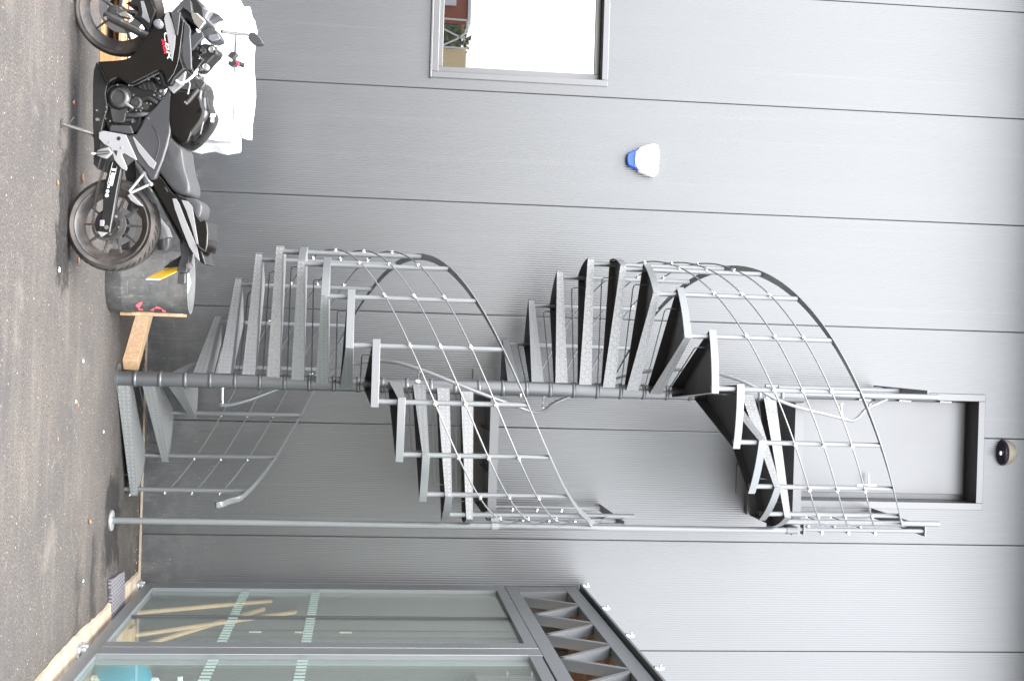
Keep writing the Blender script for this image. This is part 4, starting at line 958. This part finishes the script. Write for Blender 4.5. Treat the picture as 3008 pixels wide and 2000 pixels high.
plate('plate_lamp', P(z2, (975, 1050), (1030, 1050), (1030, 1135), (968, 1130)), -.03, .06, M['matt_grey'], .006, ph)
zp = lambda x, y: (415+x/16.27, 770+y/16.27)
# number plate: a thin yellow plate facing the rear, seen from its edge side
A0 = bp(zp(1290, 265), .085); A1 = bp(zp(1760, 290), .085); A2 = bp(zp(1760, 430), -.085); 
q = [bp(zp(265, 750), .055), bp(zp(1290, 262), .085), bp(zp(1750, 275), .02), bp(zp(1762, 425), -.02), bp(zp(900, 830), -.085), bp(zp(265, 795), -.03)]
n_ = (q[1]-q[0]).cross(q[4]-q[0]).normalized()
if n_.x < 0: n_ = -n_
t = MB(); t.prism([v+n_*.002 for v in q], [v-n_*.001 for v in q]); npl = t.build('number_plate', M['yellow'], ph, bevel=.001)
def pq(u, v): # bilinear on the plate face
    a = q[0].lerp(q[1], u); b = q[4].lerp(q[3], u); return a.lerp(b, v)+n_*.0035
t = MB()
for (u0, u1, v0, v1) in ((.40, .82, .16, .22), (.40, .82, .30, .34), (.80, .86, .16, .34), (.20, .55, .42, .47), (.14, .50, .56, .60), (.14, .20, .45, .60), (.55, .85, .52, .57), (.60, .92, .40, .44), (.22, .5, .74, .78), (.58, .88, .66, .70)):
    t.add([pq(u0, v0), pq(u1, v0), pq(u1, v1), pq(u0, v1)], [(0, 1, 2, 3)])
t.build('plate_characters', M['ink'], npl, fixn=False)
t = MB(); t.prism([bp(zp(200, 830), -.03), bp(zp(265, 782), -.03), bp(zp(905, 795), -.088), bp(zp(820, 860), -.088)], [bp(zp(200, 830), -.03)+n_*.003, bp(zp(265, 782), -.03)+n_*.003, bp(zp(905, 795), -.088)+n_*.003, bp(zp(820, 860), -.088)+n_*.003]); t.build('plate_edge', M['decal'], npl)
for q_, o_ in (((930, 975), .05), ((1062, 995), -.06)):
    c_ = bp(z2(*q_), o_); t = MB(); t.lathe([(0, -.02), (.018, -.016), (.022, .0), (.018, .025), (.0, .03)], c_, 'y', 16); t.build('indicator', M['visor'], ph)
    btube('indicator_stem', [(z2(*q_), o_), (z2(1030, 985), 0)], .006, M['matt_grey'], ph, 8)
plate('splash_guard', P(z2, (860, 1010), (925, 960), (975, 930), (1000, 910), (1000, 1000), (930, 1005)), .03, .03, M['black'], .004, ph)
# heel plates and pegs
hp = plate('heel_plate', [(290, 389), (303, 384.5), (330, 389), (357, 394), (370, 397), (402, 470), (397, 470), (364, 450), (357, 454), (373, 492), (371, 502), (356.7, 495.7), (336, 471), (326, 436), (306, 424), (290, 408)], -.165, .010, M['silver'], .003)
hole = dsk('plate_hole', z1(622, 1277), .0115, -.1668, [(0, 0), (1, 0), (1.15, .002)], M['ink'], hp, 20)
plate('plate_window', P(z1, (572, 1385), (612, 1390), (602, 1440)), -.1668, .002, M['ink'], 0, hp)
for q_ in ((537, 1316), (647, 1362)): dsk('plate_bolt', z1(*q_), .0075, -.168, [(0, 0), (.5, 0), (.55, -.001), (1, 0), (1, .005)], M['silver_and_highlight'], hp, 14)
plate('peg_bracket', P(z2, (352, 110), (380, 98), (440, 85), (468, 130), (420, 172), (385, 165), (350, 150)), -.175, .03, M['silver_and_highlight'], .004, hp)
btube('foot_peg', [(z2(445, 125), -.17), (z2(358, 132), -.215), (z2(330, 134), -.235)], [.010, .012, .008], M['black'], hp)
btube('peg_end', [(z2(336, 134), -.235), (z2(312, 134), -.245)], [.008, .005], M['chrome'], hp)
pp_ = bpy.data.objects.new('pillion_bracket', None); COL.objects.link(pp_); pp_.parent = BK; pp_['_local'] = 1
btube('arm', [(z2(715, 285), -.13), (z2(600, 425), -.15)], .0085, M['silver'], pp_); btube('arm', [(z2(762, 368), -.13), (z2(605, 440), -.15)], .0085, M['silver'], pp_); btube('arm', [(z2(715, 285), -.13), (z2(762, 368), -.13)], .009, M['silver'], pp_)
for q_ in ((715, 285), (762, 368)): dsk('bolt', z2(*q_), .014, -.142, [(0, 0), (.5, 0), (.55, .002), (1, .004), (1, .015)], M['silver'], pp_, 14)
plate('pillion_peg', P(z2, (582, 455), (612, 438), (660, 490), (702, 538), (660, 528), (610, 495)), -.17, .025, M['silver_and_highlight'], .004, pp_)
# exhaust on the far side
btube('exhaust', [(z2(560, 420), .17), (z2(700, 560), .18), (z2(790, 660), .185), (z2(852, 740), .19), (z2(870, 795), .19)], [.03, .045, .052, .055, .055], M['silver_and_highlight'], n=24)
ex = btube('exhaust_tip', [(z2(862, 792), .19), (z2(866, 850), .19), (z2(860, 880), .19)], [.054, .048, .034], M['matt_grey'], n=24)
# side stand
ks = btube('side_stand', [(z5(735, 1040), -.12), (z5(640, 1005), -.16), (z5(480, 965), -.17)], [.012, .010, .008], M['engine'])
foot = BI @ (atZ(181, 364, .004)); knee = bp(z5(735, 1035), -.12)
bpy.data.objects.remove(ks)
t = MB(); t.tube([knee, knee.lerp(foot, .35), foot], [.014, .012, .009], 10); ks = t.build('side_stand', M['engine'], BK)
t = MB(); t.lathe([(0, .012), (.028, .010), (.030, 0), (0, 0)], foot+Vector((0, 0, -.004)), 'z', 14); t.build('stand_foot', M['engine'], ks)
t = MB(); a_ = knee.lerp(foot, .85); t.tube([a_, a_+Vector((-.05, -.01, .045))], .005, 6); t.build('stand_tang', M['engine'], ks)
t = MB(); t.tube([knee+Vector((.0, .012, .02)), knee.lerp(foot, .45)+Vector((0, .012, .015))], .008, 8); t.build('stand_spring', M['engine'], ks)
dsk('stand_pivot', z5(728, 1035), .020, -.13, [(0, 0), (.5, 0), (.55, .004), (1, .006), (1, .03)], M['engine'], BK, 20)
for o in list(bpy.data.objects):
    if '_local' in o: del o['_local']
#ENDBIKE
# ================================================================== leaves and litter
def leaf(x, y, s, rot, label):
    p = atZ(x, y, .004); t = MB(); out = []
    for i in range(10):
        a = 2*math.pi*i/10; r = s*(.55+.45*abs(math.cos(a)))*(1 if i % 2 else .78)
        out.append(Vector((p.x+r*math.cos(a+rot), p.y+r*.6*math.sin(a+rot), .006+.35*s*abs(math.sin(a*1.5+rot)))))
    c = Vector((p.x, p.y, .012)); n = len(out); t.add(out+[c], [(i, (i+1) % n, n) for i in range(n)])
    tag(t.build('dry_leaf', M['leaf'], solid=.0015), label, 'leaf', 'dry leaves scattered on the asphalt')
L = [(240, 525, .040, .3, 'largest dry leaf, in front of the rear wheel'), (168, 538, .022, 1., 'dry leaf furthest from the wall ahead of the rear wheel'), (206, 723, .028, 2., 'dry leaf at the near edge of the rear tyre'),
     (229, 766, .030, .5, 'dry leaf just right of the rear tyre'), (262, 1532, .032, 1.2, 'orange leaf in front of the support column foot'), (214, 302, .026, 1.5, 'narrow dry leaf in front of the engine'),
     (398, 1448, .02, .2, 'tiny dry leaf by the lowest tread tip'), (380, 718, .024, .9, 'dry leaf lying behind the rear wheel spokes'), (168, 1290, .016, .4, 'small brown leaf in front of the lowest tread'), (228, 1190, .016, 2.2, 'small brown leaf in front of the stair column')]
for q in L: leaf(*q)
for (x, y, s, lab) in ((173, 793, .022, 'small pale paper oval near the rear tyre'), (303, 1268, .014, 'white scrap in front of the lowest tread'), (243, 1060, .017, 'round white scrap in front of the stair column'), (380, 1453, .014, 'white scrap beside the first baluster'), (243, 1706, .014, 'pale blue scrap in front of the scraper mat'), (222, 1180, .014, 'crumpled white scrap in front of the second tread')):
    s *= .75; p = atZ(x, y, .003); t = MB(); n = 8; vs = [(p.x+s*math.cos(i*.785)*(1+.2*math.sin(i*2)), p.y+s*1.4*math.sin(i*.785), .004+.004*(i % 2)) for i in range(n)]
    t.add(vs+[(p.x, p.y, .012)], [(i, (i+1) % n, n) for i in range(n)]); tag(t.build('paper_scrap', M['litter'] if 'blue' not in lab else mat('pale_blue_scrap', (.35, .6, .8), .5), solid=.001), lab, 'litter', 'pale scraps littering the asphalt')
# debris along the wall base
t = MB()
for i in range(160):
    x = random.uniform(-.1, 2.1); y = -random.random()**2*.22-.02; s = random.uniform(.004, .013)
    vs = [(x+s*random.uniform(-1, 1), y+s*random.uniform(-1, 1), .004+s*random.uniform(0, 1)) for _ in range(4)]; t.add(vs, [(0, 1, 2), (0, 2, 3), (0, 3, 1), (1, 3, 2)])
struct(t.build('grit', M['concrete'], label='grit and crumbs along the wall base'), 'stuff')
# ================================================================== what stands opposite (only seen mirrored in the window and cladding)
ob = thing('brick_house', 'low brick house across the yard, mirrored in the window', 'house', (-9, -32, 0))
t = MB(); t.box(-40, -34, 0, -10.6, -32, 5.0); t.build('wall', M['brick'], ob)
t = MB(); t.box(-40, -33.9, 5.0, -10.6, -31.9, 5.1); t.build('parapet', M['decal'], ob)
for i in range(6):
    t = MB(); t.box(-12.6-i*3, -31.99, 2.6, -11.2-i*3, -31.9, 4.6); t.build('window', M['decal'], ob)
ob2 = MB(); ob2.box(-9.65, -34, 0, 12, -31.5, 4.95); tag(ob2.build('rendered_wall', M['render']), 'beige rendered wall across the yard', 'wall')
t = MB()
for i in range(700):
    c = Vector((random.uniform(-10.6, -9.6), random.uniform(-32.6, -31.6), random.uniform(0, 5.0))); s = .16
    t.add([c+Vector((random.uniform(-s, s), random.uniform(-s, s), random.uniform(-s, s))) for _ in range(3)], [(0, 1, 2)])
t.box(-10.55, -32.6, 0, -9.68, -31.9, 4.8); tag(t.build('clipped_hedge', M['hedge'], fixn=False), 'clipped hedge between the brick house and the beige wall', 'hedge')
t = MB()
for a, b in (((-10.62, 4.1), (-10.60, 5.05)), ((-10.6, 4.95), (-10.2, 4.95)), ((-10.2, 4.95), (-9.95, 4.6)), ((-9.95, 4.6), (-9.7, 4.1)), ((-10.3, 4.1), (-9.95, 4.9)), ((-9.68, 4.1), (-9.66, 5.0))): t.bar((a[0], -31.4, a[1]), (b[0], -31.4, b[1]), .05, .05, (0, 1, 0))
t.bar((-10.6, -31.4, 0), (-10.6, -31.4, 4.2), .05, .05, (0, 1, 0)); t.bar((-9.7, -31.4, 0), (-9.7, -31.4, 4.2), .05, .05, (0, 1, 0))
tag(t.build('metal_trellis', M['decal']), 'white metal trellis frame before the clipped hedge', 'trellis')
t = MB(); t.box(12, -34, 0, 40, -31.5, 5.2); tag(t.build('brick_wall', M['brick']), 'long brick wall across the yard at the right', 'wall')
